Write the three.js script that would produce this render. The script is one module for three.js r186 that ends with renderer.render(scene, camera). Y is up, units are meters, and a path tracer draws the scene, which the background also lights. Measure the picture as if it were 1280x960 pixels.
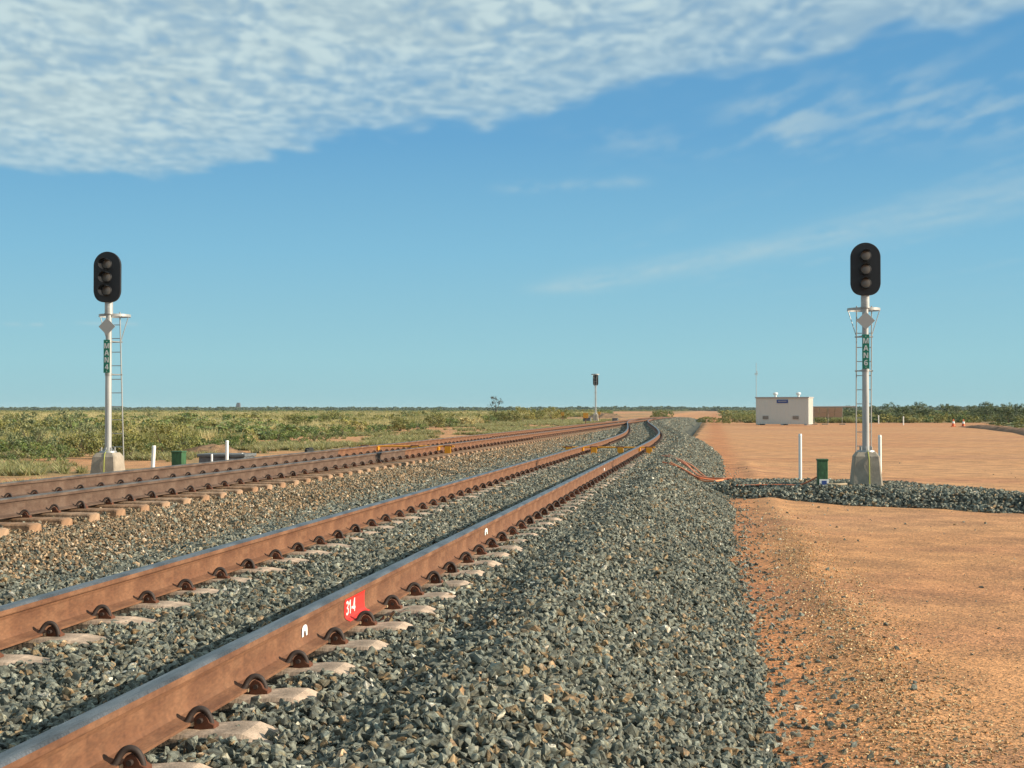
import * as THREE from 'three';
import { ConvexGeometry } from 'three/addons/geometries/ConvexGeometry.js';
import { RoundedBoxGeometry } from 'three/addons/geometries/RoundedBoxGeometry.js';
import { TextGeometry } from 'three/addons/geometries/TextGeometry.js';
import { FontLoader } from 'three/addons/loaders/FontLoader.js';
import { mergeGeometries } from 'three/addons/utils/BufferGeometryUtils.js';

// ------------------------------------------------------------------ camera, sky, sun, exposure
const scene = new THREE.Scene();
const EYE = 1.65, FOCAL = 1750;                       // eye height over the red dirt; focal length in photo pixels
const camera = new THREE.PerspectiveCamera(2 * Math.atan(480 / FOCAL) * 180 / Math.PI, 4 / 3, 0.1, 30000);
camera.position.set(0, EYE, 0);
camera.lookAt(0, EYE + Math.tan(Math.atan(32 / FOCAL)) * 100, -100);
const renderer = new THREE.WebGLRenderer({ antialias: true });
renderer.setSize(1024, 768);
renderer.toneMapping = THREE.LinearToneMapping;
const EXPOSURE = 1.55;
renderer.toneMappingExposure = EXPOSURE;
renderer.shadowMap.enabled = true;

const DEG = Math.PI / 180;
const sunBearing = 101 * DEG, sunHeight = 21.5 * DEG;
const sunDir = new THREE.Vector3(Math.sin(sunBearing) * Math.cos(sunHeight), Math.sin(sunHeight), -Math.cos(sunBearing) * Math.cos(sunHeight));
const sun = new THREE.DirectionalLight(new THREE.Color().setRGB(1.0, 0.87, 0.68), 4.9);
sun.position.copy(sunDir).multiplyScalar(120).add(new THREE.Vector3(2, 0, -30));
sun.target.position.set(2, 0, -30);
sun.castShadow = true;
sun.shadow.mapSize.set(4096, 4096);
Object.assign(sun.shadow.camera, { left: -60, right: 60, top: 60, bottom: -60, near: 1, far: 400 });
scene.add(sun, sun.target);

// seeded helpers
function rng(seed) { let a = seed >>> 0; return () => { a = (a + 0x6D2B79F5) | 0; let t = Math.imul(a ^ (a >>> 15), 1 | a); t = (t + Math.imul(t ^ (t >>> 7), 61 | t)) ^ t; return ((t ^ (t >>> 14)) >>> 0) / 4294967296; }; }
function hash2(x, y) { let h = Math.imul(x, 374761393) ^ Math.imul(y, 668265263); h = Math.imul(h ^ (h >>> 13), 1274126177); return ((h ^ (h >>> 16)) >>> 0) / 4294967296; }
function vnoise(x, y) {
  const ix = Math.floor(x), iy = Math.floor(y), fx = x - ix, fy = y - iy;
  const u = fx * fx * (3 - 2 * fx), v = fy * fy * (3 - 2 * fy);
  const a = hash2(ix, iy), b = hash2(ix + 1, iy), c = hash2(ix, iy + 1), d = hash2(ix + 1, iy + 1);
  return a + (b - a) * u + (c - a) * v + (a - b - c + d) * u * v;
}
function fbm(x, y, n) { let s = 0, a = 0.5, t = 0; for (let i = 0; i < n; i++) { s += a * vnoise(x, y); t += a; a *= 0.5; const nx = x * 1.62 - y * 1.18 + 17.3, ny = x * 1.18 + y * 1.62 + 5.1; x = nx; y = ny; } return s / t; }
const sstep = (a, b, x) => { const t = Math.min(1, Math.max(0, (x - a) / (b - a))); return t * t * (3 - 2 * t); };
const mix = (a, b, t) => a + (b - a) * t;
const toLin = (c) => { c /= 255; return c <= 0.04045 ? c / 12.92 : Math.pow((c + 0.055) / 1.055, 2.4); };

// the sky: clear air, an altocumulus sheet and thin cirrus, laid out on layers above the ground
function makeSky() {
  const W = 4096, H = 2048, data = new Float32Array(W * H * 4);
  const stops = [[0, 158, 200, 207], [2, 154, 203, 214], [6.4, 131, 189, 217], [11, 106, 167, 209], [16, 92, 154, 201], [40, 72, 128, 184], [90, 58, 108, 166]]
    .map(([e, r, g, b]) => [e, toLin(r) / EXPOSURE, toLin(g) / EXPOSURE, toLin(b) / EXPOSURE]);
  const air = (e) => { let i = 0; while (i < stops.length - 2 && e > stops[i + 1][0]) i++; const p = stops[i], q = stops[i + 1], t = Math.min(1, Math.max(0, (e - p[0]) / (q[0] - p[0]))); return [mix(p[1], q[1], t), mix(p[2], q[2], t), mix(p[3], q[3], t)]; };
  const white = [toLin(196) / EXPOSURE, toLin(216) / EXPOSURE, toLin(218) / EXPOSURE];
  const cirrusBand = (x, f, x0, f0, x1, f1, w) => { const dx = x1 - x0, df = f1 - f0, L2 = dx * dx + df * df, t = Math.min(1, Math.max(0, ((x - x0) * dx + (f - f0) * df) / L2)); const ex = x - x0 - dx * t, ef = (f - f0 - df * t) * 0.55; return Math.exp(-(ex * ex + ef * ef) / (w * w)); };
  for (let j = 0; j < H; j++) {
    const el = ((j + 0.5) / H - 0.5) * 180;
    if (el <= 0) { for (let i = 0; i < W; i++) { const k = (j * W + i) * 4; data[k] = 0.17; data[k + 1] = 0.14; data[k + 2] = 0.1; data[k + 3] = 1; } continue; }
    const base = air(el), sy = Math.sin(el * DEG), cy = Math.cos(el * DEG), cot = cy / sy;
    for (let i = 0; i < W; i++) {
      // three's equirect: u = atan2(z, x) / 2pi + 0.5
      const az = ((i + 0.5) / W - 0.5) * 2 * Math.PI, x = Math.cos(az) * cot, f = -Math.sin(az) * cot;
      let cover = 0, shade = 1;
      if (el > 3) {
        // altocumulus sheet: everything on this side of an edge that crosses the sky
        const wob = (fbm(x * 1.7 + 3, f * 0.8 + 9, 4) - 0.5) * 0.9;
        const edge = 4.8 - 0.95 * x + 0.12 * Math.max(0, x - 0.3) - Math.max(0, -x - 1.5) * 1.6 + wob * 0.7;
        const inside = sstep(-0.05, 0.32, edge - f + (fbm(x * 9, f * 5, 2) - 0.5) * 0.5);
        if (inside > 0.001 && f > -40) {
          const wx = x + (fbm(x * 4.1, f * 2.6, 2) - 0.5) * 0.12, wf = f + (fbm(x * 4.1 + 31, f * 2.6, 2) - 0.5) * 0.22;
          const c1 = fbm(wx * 24 + wf * 4, wf * 13 - wx * 4.5, 3), c2 = fbm(wx * 1.7 + 70, wf * 0.9, 3), c3 = fbm(wx * 5 + wf * 1.5 + 8, wf * 2.6 - wx + 4, 2);
          const thin = mix(0.66, 1, sstep(0.1, 1.5, edge - f));
          const d = c1 * 0.5 + c2 * 0.28 + c3 * 0.36 - 0.06, row = fbm(wx * 13 + wf * 2 + 50, wf * 17 - wx * 5, 3);
          cover = inside * (0.54 + 0.24 * sstep(0.3, 0.62, d) + 0.46 * (row - 0.5) + 0.36 * (c1 - 0.5)) * thin + 0.1 * inside * sstep(1, 2.2, edge - f);
          shade = 0.9 + 0.16 * sstep(0.35, 0.7, c1 * 0.5 + row * 0.5);
          if (f < 0) cover *= 1 - 0.35 * sstep(0, -3, f);
        }
      }
      // cirrus
      const fibre = fbm(x * 2.3 + f * 0.55, f * 0.35 - x * 0.4 + 4, 4), fine = 0.55 * fbm(x * 7 + f * 2.3 + 11, f * 1.3 - x * 1.2, 5) + 0.45 * fbm(x * 14 + f * 1.5, f * 5 - x * 3, 4);
      let ci = 0.5 * cirrusBand(x, f, 0.5, 11.4, 2.5, 6.3, 0.33) * sstep(0.25, 0.7, fibre * 0.5 + fine * 0.5);
      ci += 0.4 * cirrusBand(x, f, 0.85, 4.6, 1.05, 5.2, 0.15) * sstep(0.42, 0.78, fine) + 0.4 * cirrusBand(x, f, 1.2, 4.5, 1.75, 4.7, 0.3) * sstep(0.42, 0.74, fine);
      ci += 0.34 * cirrusBand(x, f, 0.02, 6.3, 0.5, 6.15, 0.08) * sstep(0.3, 0.7, fine);
      ci += 0.25 * cirrusBand(x, f, 0.35, 5.1, 0.75, 5.4, 0.15) * sstep(0.4, 0.75, fine);
      ci += 0.16 * sstep(0.53, 0.8, fibre) * sstep(0.38, 0.72, fine) * sstep(0, 1.5, x) * sstep(16, 8, Math.abs(f));
      if (el > 2.8 && el < 4.2 && x < -3.5 && x > -7) ci += 0.4 * cirrusBand(x, f, -6.2, 16.6, -4.4, 16.2, 0.14) * sstep(0.5, 0.75, vnoise(x * 7, f * 1.5));
      const k = (j * W + i) * 4, a = Math.max(0, Math.min(0.93, cover)), b = Math.min(0.6, ci) * (1 - a);
      for (let c = 0; c < 3; c++) { const w = white[c]; data[k + c] = base[c] * (1 - a - b) + w * shade * a + w * 0.97 * b; }
      data[k + 3] = 1;
    }
  }
  const t = new THREE.DataTexture(data, W, H, THREE.RGBAFormat, THREE.FloatType);
  t.mapping = THREE.EquirectangularReflectionMapping; t.magFilter = THREE.LinearFilter; t.minFilter = THREE.LinearFilter; t.wrapS = THREE.RepeatWrapping; t.needsUpdate = true;
  return t;
}
const skyTexture = makeSky();
scene.background = skyTexture; scene.environment = skyTexture;
scene.fog = new THREE.FogExp2(new THREE.Color().setRGB(0.55, 0.72, 0.8), 0.00008);

// ------------------------------------------------------------------ names, tags
const taken = {};
function numbered(name) { const n = taken[name] = (taken[name] ?? -1) + 1; return n ? `${name}_${String(n).padStart(3, '0')}` : name; }
function tag(o, label, category, group) { o.userData.label = label; o.userData.category = category; if (group) o.userData.group = group; return o; }
function thing(name, label, category, [x, y, z] = [0, 0, 0], turn = 0, group) { const o = new THREE.Group(); o.name = numbered(name); o.position.set(x, y, z); o.rotation.y = turn; scene.add(o); return tag(o, label, category, group); }
function part(name, geo, mat, parent, pos, rot) { const m = new THREE.Mesh(geo, mat); m.name = name; m.castShadow = m.receiveShadow = true; if (pos) m.position.set(...pos); if (rot) m.rotation.set(...rot); parent.add(m); return m; }
function structure(name, geo, mat) { const m = part(numbered(name), geo, mat, scene); m.userData.kind = 'structure'; return m; }
function copy(o, label) { const c = o.clone(); c.name = numbered(o.name.replace(/_\d{3}$/, '')); c.userData = { ...o.userData }; if (label) c.userData.label = label; scene.add(c); return c; }

// ------------------------------------------------------------------ textures and materials
function dataTexture(n, fn, srgb = true) {
  const d = new Uint8Array(n * n * 4);
  for (let j = 0; j < n; j++) for (let i = 0; i < n; i++) { const c = fn(i / n, j / n, i, j), k = (j * n + i) * 4; for (let q = 0; q < 3; q++) d[k + q] = Math.max(0, Math.min(255, 255 * (Array.isArray(c) ? c[q] : c))); d[k + 3] = 255; }
  const t = new THREE.DataTexture(d, n, n); t.wrapS = t.wrapT = THREE.RepeatWrapping; t.magFilter = THREE.LinearFilter; t.minFilter = THREE.LinearMipmapLinearFilter; t.generateMipmaps = true; if (srgb) t.colorSpace = THREE.SRGBColorSpace; t.needsUpdate = true; return t;
}
// tileable noise: lattice wraps after p cells
function tnoise(x, y, p, s = 0) { const ix = Math.floor(x), iy = Math.floor(y), fx = x - ix, fy = y - iy, u = fx * fx * (3 - 2 * fx), v = fy * fy * (3 - 2 * fy), w = (a) => ((a % p) + p) % p; const a = hash2(w(ix) + s, w(iy) + s * 7), b = hash2(w(ix + 1) + s, w(iy) + s * 7), c = hash2(w(ix) + s, w(iy + 1) + s * 7), d = hash2(w(ix + 1) + s, w(iy + 1) + s * 7); return a + (b - a) * u + (c - a) * v + (a - b - c + d) * u * v; }
function tfbm(u, v, p, n, s = 0) { let t = 0, a = 0.5, z = 0; for (let i = 0; i < n; i++) { t += a * tnoise(u * p, v * p, p, s + i * 13); z += a; a *= 0.55; p *= 2; } return t / z; }
const dirtMap = dataTexture(1024, (u, v) => { const c = tfbm(u, v, 6, 4, 3), g = tfbm(u, v, 128, 3, 41), p = tnoise(u * 340, v * 340, 340, 77); const k = 0.72 + 0.3 * (c - 0.5) + 0.5 * (g - 0.5) + (p > 0.86 ? 0.2 : p < 0.1 ? -0.2 : 0); return [k * 1.02, k, k * 0.98]; });
const dirtBump = dataTexture(1024, (u, v) => 0.5 * tfbm(u, v, 24, 4, 9) + 0.5 * tfbm(u, v, 200, 3, 19), false);
const grainMap = dataTexture(512, (u, v) => 0.72 + 0.5 * (tfbm(u, v, 8, 5, 5) - 0.5) + 0.22 * (tnoise(u * 256, v * 256, 256, 8) - 0.5));
const grainBump = dataTexture(512, (u, v) => tfbm(u, v, 32, 4, 25), false);
const softMap = dataTexture(512, (u, v) => 0.78 + 0.2 * (tfbm(u, v, 6, 5, 51) - 0.5) + 0.1 * (tnoise(u * 256, v * 256, 256, 8) - 0.5));
const stoneMap = dataTexture(256, (u, v) => { const a = tfbm(u, v, 6, 5, 61), b = tnoise(u * 90, v * 90, 90, 66), k = 0.74 + 0.7 * (a - 0.5) + 0.22 * (b - 0.5), w = Math.max(0, tfbm(u, v, 4, 4, 71) - 0.52) * 1.5; return [k + w * 0.35, k + w * 0.2, k]; });
const rustMap = dataTexture(512, (u, v) => { const a = tfbm(u, v, 6, 5, 15), b = tfbm(u * 1, v * 1, 64, 3, 27), s = tfbm(u, v * 0 + 0.3, 40, 3, 33); const k = 0.74 + 0.34 * (a - 0.5) + 0.2 * (b - 0.5) + 0.12 * (s - 0.5); return [k, k * (0.97 + 0.16 * (a - 0.5)), k * (0.96 + 0.25 * (a - 0.5))]; });
const rgb = (r, g, b) => new THREE.Color().setRGB(r, g, b);
const std = (color, roughness = 0.85, extra = {}) => new THREE.MeshStandardMaterial({ color, roughness, ...extra });
const M = {
  dirt: std(rgb(1, 1, 1), 0.97, { vertexColors: true, map: dirtMap, bumpMap: dirtBump, bumpScale: 0.016 }),
  bed: std(rgb(1, 1, 1), 0.97, { vertexColors: true, map: dirtMap, bumpMap: dirtBump, bumpScale: 0.03 }),
  stone: std(rgb(1, 1, 1), 0.9, { map: stoneMap, bumpMap: grainBump, bumpScale: 0.002 }),
  rust: std(rgb(0.3, 0.138, 0.066), 0.82, { map: rustMap, bumpMap: grainBump, bumpScale: 0.0006 }),
  rustDull: std(rgb(0.2, 0.125, 0.085), 0.85, { map: rustMap, bumpMap: grainBump, bumpScale: 0.0006 }),
  steel: std(rgb(0.36, 0.35, 0.35), 0.42, { metalness: 0.85, map: grainMap }),
  steelDull: std(rgb(0.27, 0.23, 0.2), 0.5, { metalness: 0.6, map: grainMap }),
  sleeper: std(rgb(0.82, 0.6, 0.435), 0.95, { map: grainMap, bumpMap: grainBump, bumpScale: 0.003 }),
  sleeperB: std(rgb(0.72, 0.54, 0.4), 0.95, { map: grainMap, bumpMap: grainBump, bumpScale: 0.003 }),
  sleeperRed: std(rgb(0.5, 0.29, 0.165), 0.95, { map: grainMap, bumpMap: grainBump, bumpScale: 0.003 }),
  sleeperDusty: std(rgb(0.58, 0.37, 0.23), 0.95, { map: grainMap, bumpMap: grainBump, bumpScale: 0.003 }),
  clip: std(rgb(0.03, 0.018, 0.014), 0.7),
  casting: std(rgb(0.2, 0.07, 0.03), 0.8, { map: rustMap }),
  insulator: std(rgb(0.5, 0.38, 0.24), 0.7),
  concrete: std(rgb(0.56, 0.48, 0.38), 0.95, { map: softMap, bumpMap: grainBump, bumpScale: 0.003 }),
  galv: std(rgb(0.72, 0.72, 0.7), 0.38, { metalness: 0.25, map: softMap }),
  galvDark: std(rgb(0.34, 0.34, 0.33), 0.5, { metalness: 0.5 }),
  black: std(rgb(0.012, 0.013, 0.016), 0.55),
  lens: new THREE.MeshPhysicalMaterial({ color: rgb(0.17, 0.14, 0.115), roughness: 0.35, clearcoat: 0.4 }),
  plate: std(rgb(0.42, 0.41, 0.39), 0.5),
  green: std(rgb(0.012, 0.2, 0.13), 0.55),
  boxGreen: std(rgb(0.06, 0.19, 0.075), 0.6, { map: grainMap }),
  letter: std(rgb(0.7, 0.7, 0.68), 0.6),
  white: std(rgb(0.78, 0.78, 0.75), 0.55),
  earth: std(rgb(0.35, 0.38, 0.07), 0.6),
  orange: std(rgb(0.74, 0.27, 0.11), 0.55),
  orangeDark: std(rgb(0.5, 0.14, 0.055), 0.6),
  yellow: std(rgb(0.72, 0.31, 0.012), 0.6),
  ochre: std(rgb(0.45, 0.22, 0.025), 0.7),
  red: std(rgb(0.62, 0.03, 0.02), 0.6),
  blue: std(rgb(0.03, 0.07, 0.25), 0.5),
  hut: std(rgb(0.62, 0.62, 0.565), 0.7),
  hutRoof: std(rgb(0.36, 0.35, 0.34), 0.6),
  hutVent: std(rgb(0.32, 0.29, 0.25), 0.8),
  panelBack: std(rgb(0.38, 0.37, 0.35), 0.6),
  panelFront: std(rgb(0.01, 0.015, 0.04), 0.15),
  slab: std(rgb(0.24, 0.26, 0.27), 0.8, { map: grainMap }),
  cone: std(rgb(0.75, 0.13, 0.03), 0.6),
  bark: std(rgb(0.12, 0.085, 0.06), 0.95),
  tower: std(rgb(0.1, 0.09, 0.095), 0.9),
  rubber: std(rgb(0.02, 0.02, 0.02), 0.8),
};
const leafMat = new THREE.MeshPhysicalMaterial({ color: rgb(1, 1, 1), roughness: 0.85, vertexColors: true, side: THREE.DoubleSide, transmission: 0.35, thickness: 0 });

// ------------------------------------------------------------------ the lie of the land (X right, F ahead of the camera, metres)
const TL = Math.atan(252 / FOCAL), TM = Math.atan(267 / FOCAL);
const SL = Math.sin(TL), CL = Math.cos(TL);
const xf = (d, t) => [d * CL + t * SL, -d * SL + t * CL];            // passing loop's frame -> X, F
const dt = (X, F) => [X * CL - F * SL, X * SL + F * CL];
const RAIL_H = 0.186;
const mainD = (t) => -7.70 + (TM - TL) * t;                           // centre of the main track
const shiftPts = [[-100, 0], [40, 0], [45, -0.02], [52, -0.11], [60, -0.32], [70, -0.78], [80, -1.36], [90, -1.98], [100, -2.6], [110, -3.12], [120, -3.5], [130, -3.74], [140, -3.86], [150, -3.86]];
function shift(t) { for (let i = 0; i < shiftPts.length - 1; i++) { const [a, b] = shiftPts[i], [c, d] = shiftPts[i + 1]; if (t <= c) { const p = shiftPts[Math.max(0, i - 1)], q = shiftPts[Math.min(shiftPts.length - 1, i + 2)], u = (t - a) / (c - a), m0 = (d - p[1]) / (c - p[0]) * (c - a), m1 = (q[1] - b) / (q[0] - a) * (c - a); return (2 * u ** 3 - 3 * u * u + 1) * b + (u ** 3 - 2 * u * u + u) * m0 + (-2 * u ** 3 + 3 * u * u) * d + (u ** 3 - u * u) * m1; } } return -3.86; }
const loopD = (t) => Math.max(-2.7325 + shift(t), mainD(t));
const loopTop = (t) => Math.min(mix(0.677, 0.786, sstep(60, 118, t)), mainTop(t));
const mainTop = (t) => 0.786 - 0.9 * sstep(150, 330, t);            // falls away past the junction
const loopSeat = (t) => loopTop(t) - RAIL_H - 0.01, mainSeat = (t) => mainTop(t) - RAIL_H - 0.01;

function loopBed(s, t) {
  const y = loopSeat(t), ridge = 0.06 * (0.2 + 1.4 * fbm(t * 1.1, 3.3, 3));
  if (s > 1.8) return y + ridge - (s - 1.8) * 0.45;
  if (s > 1.68) return y + ridge;
  if (s > 1.05) return y - 0.018 - 0.012 * sstep(1.1, 1.3, s) + (ridge + 0.03) * sstep(1.28, 1.68, s);
  if (s > -1.25) return y - 0.016 - 0.024 * sstep(0.2, 0.06, Math.abs(Math.abs(s) - 0.7525));
  if (s > -1.6) return y - 0.004;
  return y - 0.004 - (-1.6 - s) * 0.2;
}
function mainBed(s, t) {
  const y = mainSeat(t);
  if (s > 1.7) return y - 0.095 - (s - 1.7) * 0.22;
  if (s > 1.2) return y - 0.05 - 0.045 * sstep(1.2, 1.4, s);
  if (s > -1.6) return y - 0.05;
  return y - 0.05 - (-1.6 - s) * 0.42;
}
const padPoly = [[3.0, 26.6], [4.1, 25.7], [5.2, 25.0], [6.3, 24.0], [7.4, 23.0], [8.1, 22.1], [9.6, 20.8], [10.8, 22.4], [9.5, 25.0], [8.9, 27.0], [7.9, 29.0], [6.2, 29.7], [4.4, 29.8], [3.0, 29.6]];
function polyDist(x, y, P) { let inside = false, m = 1e9; for (let i = 0, j = P.length - 1; i < P.length; j = i++) { const [ax, ay] = P[j], [bx, by] = P[i], dx = bx - ax, dy = by - ay, t = Math.max(0, Math.min(1, ((x - ax) * dx + (y - ay) * dy) / (dx * dx + dy * dy))); m = Math.min(m, Math.hypot(x - ax - dx * t, y - ay - dy * t)); if ((ay > y) !== (by > y) && x < (bx - ax) * (y - ay) / (by - ay) + ax) inside = !inside; } return inside ? m : -m; }
const padHeight = (X, F) => { if (X < 2 || X > 12 || F < 19 || F > 31) return -1; const q = polyDist(X, F, padPoly) + (vnoise(X * 1.7, F * 1.7) - 0.5) * 0.35; return q < -0.4 ? -1 : -0.05 + 0.26 * sstep(-0.1, 1.15, q) + 0.03 * (vnoise(X * 2.3 + 9, F * 2.3) - 0.5); };
function groundHeight(X, F) {
  const [d, t] = dt(X, F);
  let y = 0.05 * (fbm(X * 0.12, F * 0.12, 3) - 0.5) + (F < 60 ? 0.012 * (fbm(X * 0.9, F * 0.9, 3) - 0.5) : 0);
  if (F < 45) y += 0.036 * Math.exp(-(((d - 1.0 - 0.12 * (vnoise(t * 0.35, 7) - 0.5)) / 0.24) ** 2)) * (0.5 + vnoise(t * 0.9, 2.2)) - 0.02 * sstep(1.3, 2.4, d);
  if (d < -8) y += 0.34 * sstep(45, 150, F) * sstep(-8, -11, d);
  return y;
}
function bedHeight(d, t) { return Math.max(loopBed(d - loopD(t), t), mainBed(d - mainD(t), t)) + 0.015 * (vnoise(d * 3, t * 3) - 0.5); }
const edgeNoise = (t) => 0.16 * (fbm(t * 0.9, 1.7, 3) - 0.5);

// vegetation zones
function scrubZone(X, F) {            // 0 bare .. 1 overgrown
  const [d] = dt(X, F); const n = (fbm(X * 0.06, F * 0.06, 3) - 0.5);
  if (d < -9) {
    const r = X / F;
    if (F > 190 && r > 0.069 && r < 0.12 && F < 1000) return 0;
    return sstep(-22.5 + n * 7, -25.5 + n * 7, d);
  }
  if (d > 4) {
    if (F < 85) return 0;
    const edge = F < 168 ? 35 + (F - 93) * 0.27 : 1e9;
    if (X > edge + 1.5) return 1;
    if (F > 176 && X > 36 + n * 10) return 1;
    if (F > 158 && d > 5 && X < 27) return (F > 330 && F < 1000 && n > -0.2) ? 0 : 0.55;
    if (F > 172 && F < 320) return 0.35;
    return F > 1000 ? 1 : 0;
  }
  return 0;
}
const grassStrip = (X, F) => { const [d] = dt(X, F); return d < -11.2 && d > -28 ? sstep(-11, -13, d) : 0; };

// ------------------------------------------------------------------ ground sheet
function lines(steps) { return Float64Array.from(steps); }
function grid(xs, fs, height, color, uvScale, vis) {
  const nx = xs.length, nf = fs.length, pos = new Float32Array(nx * nf * 3), col = new Float32Array(nx * nf * 3), uv = new Float32Array(nx * nf * 2), idx = [];
  for (let j = 0; j < nf; j++) for (let i = 0; i < nx; i++) {
    const k = j * nx + i, [X, F] = vis ? vis(xs[i], fs[j]) : [xs[i], fs[j]], y = height(xs[i], fs[j]), c = color(xs[i], fs[j]);
    pos.set([X, y, -F], k * 3); col.set(c, k * 3); uv.set([X * uvScale, F * uvScale], k * 2);
    if (i && j) idx.push(k - nx - 1, k - nx, k, k - nx - 1, k, k - 1);
  }
  const g = new THREE.BufferGeometry(); g.setAttribute('position', new THREE.BufferAttribute(pos, 3)); g.setAttribute('color', new THREE.BufferAttribute(col, 3)); g.setAttribute('uv', new THREE.BufferAttribute(uv, 2)); g.setIndex(idx); g.computeVertexNormals(); return g;
}
{
  const fs = []; for (let F = -40; F < 2; F += 2) fs.push(F); for (let F = 2; F < 8000; F += Math.max(0.1, 0.016 * F)) fs.push(F); fs.push(8000);
  const xr = []; for (let x = 0; x < 6000; x += Math.max(0.12, 0.026 * x)) xr.push(x); xr.push(6000);
  const xs = [...xr.slice(1).reverse().map((x) => 3 - x), ...xr.map((x) => 3 + x)];
  const dirt = (X, F) => {
    const [d, t] = dt(X, F);
    const a = fbm(X * 0.22 + 2, F * 0.3, 4), b = fbm(X * 0.05, F * 0.08 + 40, 4), streak = fbm(X * 0.16 + F * 0.05 + 5, F * 0.55 - X * 0.1, 4);
    let r = mix(0.96, 0.93, sstep(0.3, 0.75, a)), g = mix(0.5, 0.455, sstep(0.3, 0.75, a)), bl = mix(0.228, 0.192, sstep(0.3, 0.75, a));
    const k = 1 - 0.1 * sstep(0.5, 0.75, streak) - 0.08 * sstep(0.5, 0.8, b); r *= k; g *= k * (1 - 0.06 * sstep(0.5, 0.75, streak)); bl *= k * 0.97;
    const red = sstep(1.15, 0.35, d + 0.5 * (a - 0.5)) * sstep(-1, 0.2, d) * 0.95 + sstep(110, 160, F) * (d > 3 ? 0.45 : 0.15);
    r *= 1 - 0.08 * red; g *= 1 - 0.24 * red; bl *= 1 - 0.34 * red;
    const gs = grassStrip(X, F) * sstep(0.48, 0.62, fbm(X * 0.35 + 90, F * 0.35, 4) + (F > 60 ? 0.06 : 0)) * 0.7;
    r = mix(r, 0.4, gs); g = mix(g, 0.33, gs); bl = mix(bl, 0.13, gs);
    const z = scrubZone(X, F) * mix(0.55, 0.85, sstep(0.4, 0.6, a)); r = mix(r, 0.32, z); g = mix(g, 0.265, z); bl = mix(bl, 0.105, z);
    return [r, g, bl];
  };
  structure('ground', grid(xs, fs, (X, F) => { const [d, t] = dt(X, F); return t > -8 && t < 280 && Math.abs(d + 5.5) < 4.2 ? -0.3 : groundHeight(X, F); }, dirt, 1 / 2.7), M.dirt);
}

// ------------------------------------------------------------------ ballast beds
const brownShare = (d, t) => sstep(-4.7, -5.7, d + 0.7 * (fbm(d * 0.8, t * 0.5, 3) - 0.5) - (t > 60 ? (loopD(t) + 2.73) * 1.0 : 0));
let bedMesh;
{
  const ts = []; for (let t = -8; t < 2; t += 0.5) ts.push(t); for (let t = 2; t < 300; t += Math.max(0.14, 0.012 * t)) ts.push(t);
  const ds = []; for (let d = -13; d < 1.3; d += 0.11) ds.push(d);
  const h = (d, t) => { const [X, F] = xf(d, t), b = bedHeight(d + edgeNoise(t) * (d > -1.5 ? 1 : 0), t) - (F < 75 ? 0.012 : 0), g = groundHeight(X, F); return b > g - 0.05 ? b : g - 0.2; };
  const c = (d, t) => { const m = brownShare(d, t), k = 0.85 + 0.6 * (vnoise(d * 9, t * 9) - 0.5) + 0.4 * (fbm(d * 4, t * 0.7, 3) - 0.5); return [mix(0.2, 0.4, m) * k, mix(0.21, 0.3, m) * k, mix(0.165, 0.175, m) * k]; };
  bedMesh = structure('ballast_bed', grid(ds, ts, h, c, 1 / 1.3, (d, t) => xf(d, t)), M.bed);
}
let padMesh;
{
  const xs = [], fs = []; for (let x = 2.2; x < 11.5; x += 0.14) xs.push(x); for (let f = 20; f < 30.8; f += 0.14) fs.push(f);
  padMesh = structure('ballast_pad', grid(xs, fs, (X, F) => { const p = padHeight(X, F), g = groundHeight(X, F); return p > g - 0.03 ? p - 0.01 : g - 0.2; }, (X, F) => { const k = 0.7 + 0.6 * (vnoise(X * 9, F * 9) - 0.5); return [0.13 * k, 0.14 * k, 0.12 * k]; }, 1 / 1.3), M.bed);
}

// stones
function stoneShape(seed) {
  const r = rng(seed), pts = [];
  for (let i = 0; i < 11; i++) { const z = r() * 2 - 1, a = r() * Math.PI * 2, q = Math.sqrt(1 - z * z), k = 0.8 + 0.35 * r(); pts.push(new THREE.Vector3(q * Math.cos(a) * k * 0.62, z * k * 0.4, q * Math.sin(a) * k * 0.46)); }
  const g = new ConvexGeometry(pts); const P = g.attributes.position, uv = []; for (let i = 0; i < P.count; i++) uv.push(P.getX(i) * 0.9 + P.getY(i) * 0.6 + r() * 0, P.getZ(i) * 0.9 - P.getY(i) * 0.5 + (seed % 10) * 0.13); g.setAttribute('uv', new THREE.Float32BufferAttribute(uv, 2)); return g;
}
const stoneShapes = Array.from({ length: 8 }, (_, i) => stoneShape(100 + i * 7));
const stoneColor = (r, brown) => {
  const q = r(), k = 0.6 + 0.75 * r();
  if (r() < brown) { if (q < 0.3) return [0.66 * k, 0.47 * k, 0.29 * k]; if (q < 0.62) return [0.46 * k, 0.315 * k, 0.185 * k]; if (q < 0.69) return [0.86 * k, 0.7 * k, 0.52 * k]; return [0.3 * k, 0.265 * k, 0.185 * k]; }
  if (q < 0.7) return [0.315 * k, 0.335 * k, 0.275 * k]; if (q < 0.86) return [0.2 * k, 0.215 * k, 0.18 * k]; if (q < 0.95) return [0.42 * k, 0.3 * k, 0.165 * k]; if (q < 0.985) return [0.56 * k, 0.53 * k, 0.41 * k]; return [0.85 * k, 0.82 * k, 0.7 * k];
};
const underRail = (d, t) => { const a = Math.abs(d - loopD(t)), b = Math.abs(d - mainD(t)); return Math.abs(a - 0.7525) < 0.085 || Math.abs(b - 0.7525) < 0.085; };
const SPACING = 0.62;
const nearSleeper = (t) => { const k = t / SPACING; return Math.abs(k - Math.round(k)) * SPACING; };
const heap = { bed: [], pad: [], loose: [] };
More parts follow.
